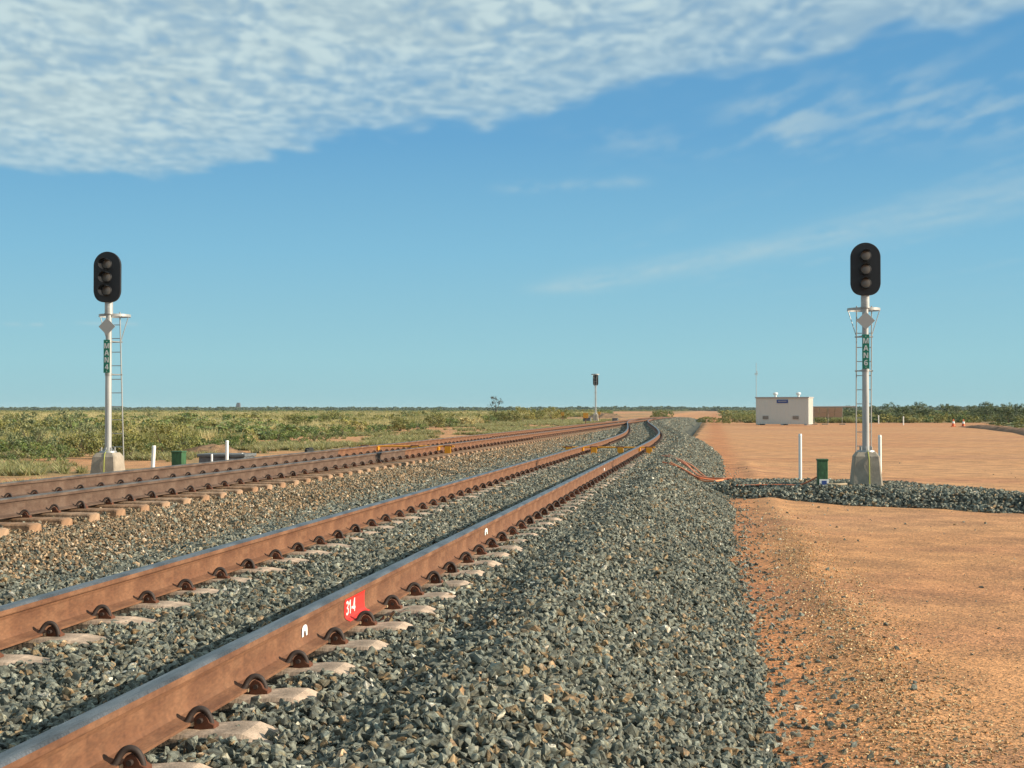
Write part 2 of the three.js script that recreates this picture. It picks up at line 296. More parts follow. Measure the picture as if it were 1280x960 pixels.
{
  const r = rng(4242);
  const put = (list, X, Y, F, size, brown) => list.push({ X, Y, F, size, c: stoneColor(r, brown), a: [r() * 6.28, r() * 6.28, r() * 6.28], s: [0.75 + 0.5 * r(), 0.75 + 0.5 * r(), 0.75 + 0.5 * r()], v: Math.floor(r() * 8), px: size / Math.max(1, F) });
  const inView = (X, F) => F > 2.6 && Math.abs(X) < F * 0.366 + 3.2;
  // strips along the track, thinner and coarser with distance
  for (let t = 2; t < 240;) {
    const step = Math.max(0.25, t * 0.03), dens = t < 9 ? 1350 : t < 16 ? 1050 : t < 30 ? 680 : t < 50 ? 360 : t < 95 ? 170 : 60, size = t < 16 ? 0.047 : t < 30 ? 0.052 : t < 50 ? 0.062 : t < 95 ? 0.08 : 0.13;
    const n = Math.round(dens * step * 13);
    for (let i = 0; i < n; i++) {
      const d = -11.5 + 13 * r(), tt = t + step * r(), [X, F] = xf(d, tt);
      if (!inView(X, F) || d < (t < 95 ? -8.6 : mainD(tt) - 0.6)) continue;
      const db = d + edgeNoise(tt) * (d > -1.5 ? 1 : 0), b = bedHeight(db, tt), g = groundHeight(X, F);
      if (b < g - 0.005) continue;
      if (underRail(d, tt)) continue;
      const sl = d - loopD(tt), sm = d - mainD(tt), ns = nearSleeper(tt);
      if (Math.abs(sl) < 1.12 && Math.abs(sl) > 0.36 && ns < 0.125 && r() < 0.96) continue;
      if (Math.abs(sm) < 1.32 && ns < 0.14 && r() < 0.97) continue;
      if (Math.abs(sm) < 1.25 && r() < 0.45) continue;
      const brown = brownShare(d, tt) * 0.84 + 0.03, small = brown > 0.4 ? 0.82 : 1;
      put(heap.bed, X, b + (r() - 0.35) * size * 0.55, F, size * small * (0.34 + 0.55 * r() + 0.8 * r() * r() * r()), brown);
    }
    t += step;
  }
  for (let i = 0; i < 34000; i++) { const X = 2.4 + 8.8 * r(), F = 20.4 + 10 * r(); if (!inView(X, F)) continue; const p = padHeight(X, F), g = groundHeight(X, F), [d, t] = dt(X, F); if (p < g || bedHeight(d, t) > p) continue; put(heap.pad, X, p + (r() - 0.35) * 0.03, F, 0.06 * (0.6 + 0.8 * r()), 0.03); }
  // stray stones on the dirt beside the ballast
  for (let i = 0; i < 4400; i++) { const t = 3 + 40 * r() * r(), d = 0.22 - Math.log(1 - r()) * 0.22 , [X, F] = xf(d, t); if (!inView(X, F) || bedHeight(d + edgeNoise(t), t) > groundHeight(X, F) + 0.02 || r() < 0.35) continue; put(heap.loose, X, groundHeight(X, F) + 0.004, F, 0.034 * (0.4 + 1.1 * r() * r() + 0.3 * r()), 0.12); }
  for (let i = 0; i < 380; i++) { const F = 4 + 60 * r() * r(), X = 0.9 + F * 0.38 * r(); if (padHeight(X, F) > 0) continue; const [d, t] = dt(X, F); if (d < 0.5) continue; put(heap.loose, X, groundHeight(X, F) + 0.003, F, 0.026 * (0.4 + 1.3 * r() * r()) * (F > 20 ? 1.6 : 1), 0.3); }
}
const _q = new THREE.Quaternion(), _e = new THREE.Euler(), _m = new THREE.Matrix4(), _p = new THREE.Vector3(), _s = new THREE.Vector3(), _c = new THREE.Color();
function instances(name, parent, geo, mat, list, place) {
  if (!list.length) return null;
  const im = new THREE.InstancedMesh(geo, mat, list.length); im.name = name; im.castShadow = im.receiveShadow = true; im.userData.kind = 'stuff';
  list.forEach((o, i) => { place(o); im.setMatrixAt(i, _m); if (o.c) im.setColorAt(i, _c.setRGB(...o.c)); });
  parent.add(im); return im;
}
const placeStone = (o) => { _p.set(o.X, o.Y, -o.F); _q.setFromEuler(_e.set(o.a[0] * 0.26 - 0.8, o.a[1], o.a[2] * 0.26 - 0.8)); _s.set(o.size * o.s[0], o.size * o.s[1], o.size * o.s[2]).multiplyScalar(1.15); _m.compose(_p, _q, _s); };
const stoneTones = Array.from({ length: 12 }, (_, i) => { const r = rng(900 + i * 31); return std(rgb(...stoneColor(r, 0.08)), 0.9, { map: stoneMap, bumpMap: grainBump, bumpScale: 0.002 }); });
function layStones(name, parent, list, singles) {
  list.sort((a, b) => b.px - a.px);
  const lone = list.slice(0, singles), rest = list.slice(singles);
  lone.forEach((o, i) => { placeStone(o); const m = part('stone', stoneShapes[o.v], stoneTones[i % 12], parent); _m.decompose(m.position, m.quaternion, m.scale); });
  const g = new THREE.Group(); g.name = name; g.userData.kind = 'stuff'; parent.add(g);
  for (let v = 0; v < 8; v++) instances('stones', g, stoneShapes[v], M.stone, rest.filter((o) => o.v === v), placeStone);
}
layStones('crushed_stone', bedMesh, heap.bed, 300);
layStones('crushed_stone', padMesh, heap.pad, 0);
{
  const g = new THREE.Group(); g.name = 'gravel'; g.userData = { kind: 'stuff', label: 'loose dark stones strewn on the red dirt beside the ballast', category: 'gravel' }; scene.add(g);
  for (let v = 0; v < 8; v++) instances('stones', g, stoneShapes[v], M.stone, heap.loose.filter((o) => o.v === v), placeStone);
  const r = rng(77), grit = [];
  for (let i = 0; i < 34000; i++) { const t = 3.2 + 22 * r() * r(), d = (r() < 0.6 ? 1.0 + (r() + r() - 1) * 0.75 : 0.1 + 4.5 * r()), [X, F] = xf(d, t); if (Math.abs(X) > F * 0.4 + 1) continue; const k = 0.7 + 0.6 * r(), w = r(); grit.push({ X, Y: groundHeight(X, F) + 0.001, F, size: 0.005 + 0.012 * r() * r() + (Math.abs(d - 1) < 0.45 ? 0.014 * r() ** 3 : 0), s: [1, 0.8, 1], a: [r() * 6, r() * 6, r() * 6], c: w < 0.45 ? [1.0 * k, 0.78 * k, 0.46 * k] : w < 0.92 ? [0.82 * k, 0.46 * k, 0.2 * k] : [0.3 * k, 0.25 * k, 0.17 * k] }); }
  instances('grit', g, stoneShapes[2], M.stone, grit, placeStone);
}

// ------------------------------------------------------------------ tracks
// sweep a cross-section (lateral, up) along a track line
function sweep(profile, line, ts, closed = false) {
  const pos = [], nor = [], uv = [], idx = [], n = profile.length - (closed ? 0 : 1), rows = ts.map((t) => { const a = line(t), b = line(t + 0.05), dx = b[0] - a[0], df = b[1] - a[1], L = Math.hypot(dx, df); return { X: a[0], F: a[1], y: a[2], nx: df / L, nf: -dx / L }; });
  for (let k = 0; k < n; k++) {
    const A = profile[k], B = profile[(k + 1) % profile.length], el = Math.hypot(B[0] - A[0], B[1] - A[1]), ns = -(B[1] - A[1]) / el, nu = (B[0] - A[0]) / el, base = pos.length / 3;
    rows.forEach((R, j) => { for (const P of [A, B]) { pos.push(R.X + R.nx * P[0], R.y + P[1], -(R.F + R.nf * P[0])); nor.push(-ns * R.nx * -1, nu, ns * R.nf * -1); uv.push(ts[j] / 1.5, (P[0] * 2 + P[1]) / 0.5); } if (j) { const q = base + j * 2; idx.push(q - 2, q - 1, q + 1, q - 2, q + 1, q); } });
  }
  const g = new THREE.BufferGeometry(); g.setAttribute('position', new THREE.Float32BufferAttribute(pos, 3)); g.setAttribute('normal', new THREE.Float32BufferAttribute(nor, 3)); g.setAttribute('uv', new THREE.Float32BufferAttribute(uv, 2)); g.setIndex(idx);
  return g;
}
// rail section, foot at 0, listed clockwise from the foot's left corner so that normals point out
const H = RAIL_H, railSection = [[-0.076, 0], [-0.076, 0.011], [-0.05, 0.018], [-0.022, 0.028], [-0.011, 0.042], [-0.0087, 0.07], [-0.0095, 0.12], [-0.015, 0.137], [-0.034, 0.146], [-0.037, 0.152], [-0.0365, H - 0.012], [-0.033, H - 0.005], [-0.024, H - 0.0012], [0, H], [0.024, H - 0.0012], [0.033, H - 0.005], [0.0365, H - 0.012], [0.037, 0.152], [0.034, 0.146], [0.015, 0.137], [0.0095, 0.12], [0.0087, 0.07], [0.011, 0.042], [0.022, 0.028], [0.05, 0.018], [0.076, 0.011], [0.076, 0]];
const headSection = [[-0.0372, H - 0.0115], [-0.0338, H - 0.0042], [-0.0243, H - 0.0002], [0, H + 0.001], [0.0243, H - 0.0002], [0.0338, H - 0.0042], [0.0372, H - 0.0115]];
const samples = (a, b) => { const o = []; for (let t = a; t < b; t += t < 38 ? 2 : t < 160 ? 1.2 : 8) o.push(t); o.push(b); return o; };
const loopLine = (side) => (t) => [...xf(loopD(t) + side * 0.7525, t), loopTop(t) - H];
const mainLine = (side) => (t) => [...xf(mainD(t) + side * 0.7525, t), mainTop(t) - H];
function addRail(track, line, a, b, body, head) { const m = part('rail', sweep(railSection, line, samples(a, b), true), body, track); part('running_surface', sweep(headSection, line, samples(a, b)), head, m); return m; }

const v3 = (...a) => new THREE.Vector3(...a);
const bar = (a, b, r, seg = 6) => { const A = v3(...a), B = v3(...b), g = new THREE.CylinderGeometry(r, r, A.distanceTo(B), seg), q = new THREE.Quaternion().setFromUnitVectors(v3(0, 1, 0), B.clone().sub(A).normalize()); g.applyQuaternion(q); const m = A.add(B).multiplyScalar(0.5); return g.translate(m.x, m.y, m.z); };
// concrete sleeper: length across the track (local x), seat humps, tapered sides
function sleeperShape(hump) {
  const xs = [-1.3, -1.27, -1.05, -0.98, -0.86, -0.66, -0.5, -0.3, 0, 0.3, 0.5, 0.66, 0.86, 0.98, 1.05, 1.27, 1.3], top = (x) => { const a = Math.abs(x); if (!hump) return a > 1.28 ? -0.012 : 0; if (a > 1.05) return mix(0.012, -0.075, (a - 1.05) / 0.25); if (a > 0.86) return a > 0.95 ? 0.012 : 0.0; if (a > 0.66) return 0; return a > 0.45 ? 0.008 : mix(-0.06, 0.0, a / 0.45); };
  const ring = (x) => { const y = top(x), b = -0.22; return [[-0.135, b], [-0.118, y - 0.014], [-0.106, y], [0.106, y], [0.118, y - 0.014], [0.135, b]]; };
  const pos = [], uv = [], idx = []; xs.forEach((x) => ring(x).forEach(([z, y]) => { pos.push(x, y, z); uv.push(x / 0.8, (z + y) / 0.8); }));
  for (let i = 1; i < xs.length; i++) for (let k = 0; k < 5; k++) { const a = (i - 1) * 6 + k, b = i * 6 + k; idx.push(a, a + 1, b + 1, a, b + 1, b); }
  const last = (xs.length - 1) * 6; for (let k = 1; k < 5; k++) { idx.push(0, k + 1, k); idx.push(last, last + k, last + k + 1); }
  let g = new THREE.BufferGeometry(); g.setAttribute('position', new THREE.Float32BufferAttribute(pos, 3)); g.setAttribute('uv', new THREE.Float32BufferAttribute(uv, 2)); g.setIndex(idx); g = g.toNonIndexed(); g.computeVertexNormals(); return g;
}
const sleeperGeo = sleeperShape(true), sleeperGeoMain = sleeperShape(false);
// spring clip on the outer (+x) side of a rail: arch from rail foot to the sleeper and back leg through the casting
const tube = (pts, r, seg = 20, rad = 7) => new THREE.TubeGeometry(new THREE.CatmullRomCurve3(pts.map((p) => new THREE.Vector3(...p))), seg, r, rad, false);
const capEnds = (g) => g;
const clipGeo = (() => {
  const a = tube([[0.058, 0.026, 0.03], [0.064, 0.036, 0.026], [0.074, 0.058, 0.018], [0.09, 0.076, 0.01], [0.11, 0.08, 0.004], [0.13, 0.07, 0], [0.144, 0.045, -0.004], [0.15, 0.02, -0.006], [0.152, -0.005, -0.006]], 0.0135, 24, 8);
  const e1 = new THREE.SphereGeometry(0.0125, 8, 6).scale(1.3, 0.6, 1.0).translate(0.054, 0.026, 0.034), e2 = bar([0.112, 0.032, -0.07], [0.112, 0.032, 0.03], 0.0115, 8);
  return mergeGeometries([a, e1, e2]);
})();
const castingGeo = (() => { const s = new THREE.Shape(); s.moveTo(0.084, -0.01); s.lineTo(0.084, 0.03); s.quadraticCurveTo(0.09, 0.052, 0.11, 0.054); s.quadraticCurveTo(0.132, 0.05, 0.14, 0.022); s.lineTo(0.158, 0.012); s.lineTo(0.158, -0.01); const g = new THREE.ExtrudeGeometry(s, { depth: 0.046, bevelEnabled: true, bevelSize: 0.003, bevelThickness: 0.003, bevelSegments: 1, curveSegments: 5 }); g.translate(0, 0, -0.04); return g; })();
const padGeo = new THREE.BoxGeometry(0.035, 0.012, 0.05).translate(0.066, 0.02, 0);
const clipLow = (() => { const a = tube([[0.05, 0.028, 0], [0.08, 0.072, 0], [0.112, 0.085, 0], [0.145, 0.05, 0], [0.152, 0.005, 0]], 0.013, 8, 4); a.deleteAttribute('uv'); return a; })();

function makeTrack(name, label, centre, seat, geo, mats, t0, tSingle, tClips, tEnd, tLast) {
  const track = thing(name, label, 'railway track');
  const far = [], farClips = [];
  for (let k = Math.ceil(t0 / SPACING); k * SPACING < tLast; k++) {
    const t = k * SPACING, r = rng(k * 17 + name.length), c = centre(t), jitter = (r() - 0.5) * 0.03, [X, F] = xf(c, t + jitter), slope = (centre(t + 0.5) - centre(t - 0.5)), turn = -(TL + Math.atan(slope)) + (r() - 0.5) * 0.012, y = seat(t) - 0.002 - r() * 0.006;
    if (t < tSingle) {
      const s = part('sleeper', geo, mats[Math.floor(r() * mats.length)], track, [X, y, -F], [0, turn, 0]);
      if (t < tClips) for (const rail of [-0.7525, 0.7525]) for (const side of [1, -1]) {
        const cl = part('rail_clip', clipGeo, M.clip, s, [rail + side * 0.008, 0.006, (r() - 0.5) * 0.02], [0, (side < 0 ? Math.PI : 0) + (r() - 0.5) * 0.16, 0]); cl.scale.set(0.9, 0.82 + 0.08 * r(), 0.9);
        cl.updateMatrix();
        if (side > 0) { part('clip_casting', castingGeo, M.casting, s, [rail, 0.004, 0]); part('foot_insulator', padGeo, M.insulator, s, [rail, 0.0, 0]); }
      } else for (const rail of [-0.7525, 0.7525]) farClips.push([X, y, F, turn, rail]);
    } else { far.push({ X, Y: y, F, turn }); for (const rail of [-0.7525, 0.7525]) farClips.push([X, y, F, turn, rail]); }
  }
  const place = (o) => { _p.set(o.X, o.Y, -o.F); _q.setFromEuler(_e.set(0, o.turn, 0)); _m.compose(_p, _q, _s.set(1, 1, 1)); };
  instances('distant_sleepers', track, geo, mats[0], far, place);
  instances('distant_clips', track, clipLow, M.clip, farClips.map(([X, Y, F, turn, rail]) => ({ X: X + Math.cos(turn) * rail, Y: Y + 0.005, F: F + Math.sin(turn) * rail, turn })), place);
  return track;
}
const loopTrack = makeTrack('railway_track', 'orange rusted passing track on concrete sleepers, curving across to join the other track', loopD, loopSeat, sleeperGeo, [M.sleeper, M.sleeperB], 1.2, 62, 46, 128, 126);
for (const side of [-1, 1]) addRail(loopTrack, loopLine(side), -5, side > 0 ? 142 : 142, M.rust, M.steel);
const mainTrack = makeTrack('railway_track', 'straight main track with dull brown rails beyond the strip of brown ballast', mainD, mainSeat, sleeperGeoMain, [M.sleeperRed, M.sleeperRed, M.sleeperDusty], 4, 66, 50, 300, 260);
for (const side of [-1, 1]) { addRail(mainTrack, mainLine(side), -5, 30, M.rustDull, M.steelDull); addRail(mainTrack, mainLine(side), 30.006, 290, M.rust, M.steelDull); }

// paint on the near rail of the passing track
{
  const line = loopLine(1), at = (x) => { const F = 1.99 * 1750 / (892 - x); return F / CL - 0.28; };
  const out = (p, k) => p.map(([a, b]) => [a + k, b]);
  const tA = at(430), tB = at(455);
  const sect = [[0.036, 0.148], [0.0175, 0.1385], [0.012, 0.121], [0.0112, 0.07], [0.0135, 0.0435], [0.0235, 0.031], [0.045, 0.0215]];
  const patch = part('red_paint_patch', sweep(sect, line, [tA, (tA + tB) / 2, tB]), M.red, loopTrack); patch.material = M.red.clone(); patch.material.side = THREE.DoubleSide;
  const font = await new FontLoader().loadAsync('fonts/droid/droid_sans_bold.typeface.json');
  globalThis.__font = font;
  const rot = -TL + Math.PI / 2; // local +x runs away from the camera along the rail, face towards the right
  const onWeb = (t, y) => { const [X, F] = xf(loopD(t) + 0.7525 + 0.0128, t); return [X, loopTop(t) - H + y, -F]; };
  const tg = new TextGeometry('31-4', { font, size: 0.075, depth: 0.001, curveSegments: 4 }); tg.computeBoundingBox(); tg.scale(0.95, 1, 1);
  part('painted_number', tg, M.letter, patch, onWeb(tA + 0.03, 0.048), [0, rot, 0]);
  const arch = (w, h) => { const s = new THREE.Shape(); s.moveTo(-w / 2, 0); s.lineTo(-w / 2, h * 0.45); s.quadraticCurveTo(-w / 2, h, 0, h); s.quadraticCurveTo(w / 2, h, w / 2, h * 0.45); s.lineTo(w / 2, 0); s.lineTo(w * 0.22, 0.0); s.quadraticCurveTo(w * 0.2, h * 0.5, 0, h * 0.5); s.quadraticCurveTo(-w * 0.2, h * 0.5, -w * 0.22, 0); return new THREE.ExtrudeGeometry(s, { depth: 0.0012, bevelEnabled: false, curveSegments: 5 }); };
  for (const [x, w, h, y] of [[380, 0.09, 0.055, 0.062], [607, 0.15, 0.055, 0.07], [755, 0.2, 0.05, 0.05]]) part('white_paint_mark', arch(w, h), M.white, loopTrack, onWeb(at(x), y), [0, rot, 0]);
}
const font = globalThis.__font;

// dragging equipment detectors: a bar across the rails carrying hanging yellow paddles
function detector(label, centre, top, t, paddles, reach) {
  const [X, F] = xf(centre(t), t), g = thing('dragging_equipment_detector', label, 'track detector', [X, top(t), -F], -TL);
  part('crossbar', new THREE.CylinderGeometry(0.018, 0.018, reach[1] - reach[0], 8).rotateZ(Math.PI / 2).translate((reach[0] + reach[1]) / 2, -0.03, 0), M.yellow, g);
  for (const s of [-0.7525, 0.7525]) part('rail_clamp', new RoundedBoxGeometry(0.13, 0.09, 0.16, 2, 0.012).translate(s, -0.085, 0), M.yellow, g);
  for (const p of paddles) { const pd = part('paddle', new RoundedBoxGeometry(0.16, 0.21, 0.025, 2, 0.008).translate(p, -0.135, 0.02), M.yellow, g); part('hinge', new THREE.CylinderGeometry(0.03, 0.03, 0.2, 8).rotateZ(Math.PI / 2).translate(p, -0.03, 0), M.casting, pd); }
  return g;
}
detector('yellow hinged paddles hanging from a bar across the passing track', loopD, loopTop, 37.2, [1.04, 0.28, -0.42, -1.1].map((v) => v), [-1.25, 1.2]);
detector('yellow hinged paddles on a bar across the main track', mainD, mainTop, 33.5, [1.02, 0.2, -1.05], [-1.2, 1.18]);

// ------------------------------------------------------------------ signals
function plinthShape(wb, wt, h) { // truncated pyramid with a chamfered top
  const lv = [[0, wb / 2], [h * 0.9, wt / 2], [h, wt / 2 - 0.055]], pos = [], idx = [];
  const P = (k, i) => { const [y, w] = lv[k], c = w * 0.1, q = [[w, c - w], [w, w - c], [w - c, w], [c - w, w], [-w, w - c], [-w, c - w], [c - w, -w], [w - c, -w]][i]; return [q[0], y, q[1]]; };
  const tri = (...p) => p.forEach((a) => pos.push(...a));
  for (let k = 0; k < 2; k++) for (let i = 0; i < 8; i++) { const a = P(k, i), b = P(k, (i + 1) % 8), c = P(k + 1, (i + 1) % 8), d = P(k + 1, i); tri(a, c, b); tri(a, d, c); }
  for (let i = 1; i < 7; i++) tri(P(2, 0), P(2, i + 1), P(2, i));
  const g = new THREE.BufferGeometry(); g.setAttribute('position', new THREE.Float32BufferAttribute(pos, 3)); const uv = []; for (let i = 0; i < pos.length; i += 3) uv.push((pos[i] + pos[i + 2]) / 0.6, pos[i + 1] / 0.6); g.setAttribute('uv', new THREE.Float32BufferAttribute(uv, 2)); g.computeVertexNormals(); return g;
}
function headShape(w, h, rt, rb) { const s = new THREE.Shape(), a = w / 2; s.moveTo(-a + rb, 0); s.lineTo(a - rb, 0); s.quadraticCurveTo(a - rb * 0.1, rb * 0.1, a, rb * 1.15); s.lineTo(a, h - rt); s.absarc(0, h - rt, a, 0, Math.PI); s.lineTo(-a, rb * 1.15); s.quadraticCurveTo(-a + rb * 0.1, rb * 0.1, -a + rb, 0); return s; }
function makeSignal(text, label, [X, y, F], turn, opt = {}) {
  const g = thing('railway_signal', label, 'railway signal', [X, y, -F], turn, 'railway signals beside the tracks');
  const ph = 0.79;
  const pl = part('plinth', plinthShape(0.6, 0.46, ph), M.concrete, g);
  if (!opt.far) {
    const z = (h) => 0.3 - 0.07 * h / (ph * 0.9) + 0.004;
    part('earth_cable', tube([[0.03, 0.0, z(0) + 0.012], [0.035, 0.3, z(0.3) + 0.006], [0.03, 0.68, z(0.68) + 0.006], [0.02, 0.785, 0.19], [0.02, 0.83, 0.09]], 0.009, 16, 5), M.earth, g);
    part('cable_block', new RoundedBoxGeometry(0.17, 0.07, 0.1, 1, 0.008).translate(0.02, 0.05, z(0) + 0.05), M.concrete, g);
  }
  const fl = part('base_flange', new THREE.CylinderGeometry(0.16, 0.17, 0.03, 16).translate(0, ph + 0.017, 0), M.galvDark, g);
  for (let k = 0; k < 4; k++) part('bolt', new THREE.CylinderGeometry(0.016, 0.016, 0.085, 6).translate(Math.cos(k * 1.571 + 0.785) * 0.135, ph + 0.06, Math.sin(k * 1.571 + 0.785) * 0.135), M.galvDark, fl);
  for (let k = 0; k < 4; k++) { const s = new THREE.Shape(); s.moveTo(0.05, 0); s.lineTo(0.13, 0); s.lineTo(0.05, 0.1); const e = new THREE.ExtrudeGeometry(s, { depth: 0.01, bevelEnabled: false }); e.rotateY(k * 1.571).translate(0, ph + 0.03, 0); part('gusset', e, M.galv, fl); }
  const top = opt.top ?? 3.76;
  part('pole', new THREE.CylinderGeometry(0.058, 0.066, top - 0.2 - ph, 20).translate(0, (top - 0.2 + ph) / 2, 0), M.galv, g);
  const nk = part('neck', new THREE.CylinderGeometry(0.08, 0.08, 0.26, 18).translate(0, top - 0.1, 0), M.galv, g);
  part('neck_collar', new THREE.CylinderGeometry(0.09, 0.09, 0.025, 18).translate(0, top - 0.235, 0), M.galvDark, nk);
  // head
  const w = 0.545, hh = opt.head ?? 0.985, hd = part('signal_head', new THREE.ExtrudeGeometry(headShape(w, hh, w / 2, 0.19), { depth: 0.05, bevelEnabled: true, bevelSize: 0.006, bevelThickness: 0.006, bevelSegments: 2, curveSegments: 20 }).translate(0, top - 0.005, 0.045), M.black, g);
  part('lamp_housing', new RoundedBoxGeometry(0.3, hh * 0.82, 0.2, 3, 0.05).translate(0, top + hh * 0.5, -0.05), M.black, hd);
  const up = opt.flip ? [] : [0.735, 0.475, 0.215];
  for (const u of up) {
    const yy = top + u;
    const R = 0.094, hood = new THREE.CylinderGeometry(R + 0.012, R + 0.012, 0.17, 24, 1, true, Math.PI * 0.78, Math.PI * 1.44).rotateX(Math.PI / 2).translate(0, yy, 0.19);
    const hm = part('lens_hood', hood, M.black.clone(), hd); hm.material.side = THREE.DoubleSide;
    part('lens', new THREE.SphereGeometry(0.5, 20, 4, 0, Math.PI * 2, 0, 0.185).rotateX(Math.PI / 2).translate(0, yy, 0.11 - 0.49), M.lens, hd);
    part('lens_ring', new THREE.TorusGeometry(R, 0.01, 6, 24).translate(0, yy, 0.104), M.black, hd);
  }
  // ladder behind the pole
  const ld = part('ladder', mergeGeometries([-0.14, 0.14].map((s) => bar([s, 0.02, -0.46], [s, (opt.far ? top + hh : top - 0.19), -0.2], 0.0125))), M.galv, g);
  const lt = opt.far ? top + hh : top - 0.25;
  for (let y2 = 0.35; y2 < lt; y2 += 0.27) { const z = mix(-0.46, -0.2, y2 / top); part('rung', bar([-0.138, y2, z], [0.138, y2, z], 0.009), M.galv, ld); }
  const ringY = opt.far ? top + hh - 0.05 : top - 0.255;
  const rs = new THREE.Shape(); rs.absarc(0, 0, opt.far ? 0.42 : 0.31, 0, Math.PI * 2); const hole = new THREE.Path(); hole.absarc(0, 0, 0.298, 0, Math.PI * 2); rs.holes.push(hole);
  const ring = part('safety_hoop', new THREE.ExtrudeGeometry(rs, { depth: opt.far ? 0.1 : 0.05, bevelEnabled: false, curveSegments: 28 }).rotateX(Math.PI / 2).translate(0, ringY + 0.025, -0.28), M.galv, g);
  for (const s of [-1, 1]) part('hoop_stay', bar([s * 0.3, ringY, -0.26], [s * 0.14, ringY - 0.52, -0.25], 0.008), M.galv, ring);
  for (const yb of [2.98, 2.33]) { const b = part('ladder_bracket', mergeGeometries([bar([-0.17, yb, -0.265], [0.17, yb, -0.265], 0.014), bar([-0.065, yb, 0], [-0.13, yb, -0.265], 0.011), bar([0.065, yb, 0], [0.13, yb, -0.265], 0.011)]), M.galvDark, g); part('pole_band', new THREE.CylinderGeometry(0.07, 0.07, 0.05, 16).translate(0, yb, 0), M.galvDark, b); }
  if (text) {
    const dm = part('diamond_plate', new RoundedBoxGeometry(0.245, 0.245, 0.006, 1, 0.002).rotateZ(Math.PI / 4).translate(0, 3.27, 0.085), M.plate, g);
    part('plate_bracket', new THREE.BoxGeometry(0.05, 0.2, 0.025).translate(0, 3.27, 0.068), M.galvDark, dm);
    const np = part('name_plate', new RoundedBoxGeometry(0.132, 0.65, 0.006, 1, 0.002).translate(0, 2.685, 0.085), M.green, g);
    part('plate_bracket', new THREE.BoxGeometry(0.06, 0.55, 0.025).translate(0, 2.685, 0.068), M.galvDark, np);
    [...text].forEach((ch, i) => { const tg = new TextGeometry(ch, { font, size: 0.102, depth: 0.003, curveSegments: 5 }); tg.computeBoundingBox(); const b = tg.boundingBox; const wd = b.max.x - b.min.x; const sx = Math.min(1, 0.1 / wd); tg.translate(-(b.max.x + b.min.x) / 2, 0, 0); tg.scale(sx, 1, 1); tg.translate(0, 2.84 - i * 0.138, 0.0885); part('letter', tg, M.letter, np); });
    for (const yy of [2.975, 2.39]) part('screw', new THREE.CylinderGeometry(0.008, 0.008, 0.006, 8).rotateX(Math.PI / 2).translate(0, yy, 0.089), M.letter, np);
  }
  return g;
}
const px = (x, F) => (x - 640) / FOCAL * F;
makeSignal('MAN6', 'three-light signal on a silver pole with green plate reading MAN6', [px(1082, 26.5), 0.06, 26.5], -TL);
makeSignal('MAN4', 'three-light signal on a silver pole with green plate reading MAN4', [px(135.5, 27.6), groundHeight(px(135.5, 27.6), 27.6) + 0.03, 27.6], -TL);
makeSignal(null, 'black-backed signal on a thin pole where the two tracks join', [px(744.5, 145), 0.42, 145], -TL + Math.PI, { far: true, flip: true, top: 3.72, head: 1.22 });

// ------------------------------------------------------------------ posts, boxes, cables near the signals
function surface(X, F) { const [d, t] = dt(X, F); return Math.max(groundHeight(X, F), padHeight(X, F), t < 290 ? bedHeight(d, t) : -9); }
function post(label, x, F, h, r, tilt = 0, group) { const X = px(x, F), y = surface(X, F) - 0.05, g = thing('marker_post', label, 'marker post', [X, y, -F], 0, group); g.rotation.z = tilt; part('tube', new THREE.CylinderGeometry(r, r, h, 16).translate(0, h / 2, 0), M.white, g); part('cap', new THREE.CylinderGeometry(r * 0.85, r * 1.12, 0.045, 16).translate(0, h + 0.01, 0), M.white, g); return g; }
post('white marker post in the ballast pad beside the small green box', 1000, 28.2, 0.98, 0.034);
post('white marker post in the ballast pad just behind the MAN6 plinth', 1099.5, 28.0, 0.98, 0.034);
post('white marker post between the MAN4 plinth and a green box', 190, 29.4, 0.92, 0.04, -0.05);
post('tall white marker post standing against the long low grey slab', 284, 33.6, 0.93, 0.04);
post('short white peg at an end of the long low grey slab', 265, 33.0, 0.62, 0.025, 0, 'short pegs beside the grey slab');
post('short white peg at an end of the long low grey slab', 303, 34.4, 0.6, 0.025, 0, 'short pegs beside the grey slab');
post('white marker post on the far edge of the clearing near the solar panels', 1098, 165, 1.0, 0.06);
post('white marker post on the clearing edge between the solar panels and cones', 1129, 150, 0.95, 0.06);
function greenBox(label, x, F, w, h, dp, y0, turn, sign) {
  const X = px(x, F), g = thing('cable_box', label, 'cable box', [X, y0, -F], turn);
  part('body', new RoundedBoxGeometry(w, h, dp, 2, 0.012).translate(0, h / 2, 0), M.boxGreen, g);
  part('lid', new RoundedBoxGeometry(w + 0.02, 0.035, dp + 0.02, 2, 0.01).translate(0, h + 0.01, 0), M.boxGreen, g);
  if (sign) { part('foot', new THREE.BoxGeometry(w * 0.8, 0.2, dp * 0.8).translate(0, -0.09, 0), M.boxGreen, g); const s = part('sign_plate', new RoundedBoxGeometry(0.17, 0.13, 0.006, 1, 0.002).translate(0.015, 0.045, dp / 2 + 0.012), M.white, g); part('printed_panel', new RoundedBoxGeometry(0.09, 0.075, 0.002, 1, 0.0008).translate(0.02, 0.048, dp / 2 + 0.0165), M.blue, s); }
  return g;
}
greenBox('small green box with a blue and white plate, beside the MAN6 plinth', 1027.5, 26.2, 0.185, 0.46, 0.16, surface(px(1027.5, 26.2), 26.2) + 0.03, -0.05, true);
greenBox('plain green square box beside the MAN4 signal and white post', 224, 31, 0.24, 0.76, 0.26, groundHeight(px(224, 31), 31) - 0.05, -TL - 0.02, false);
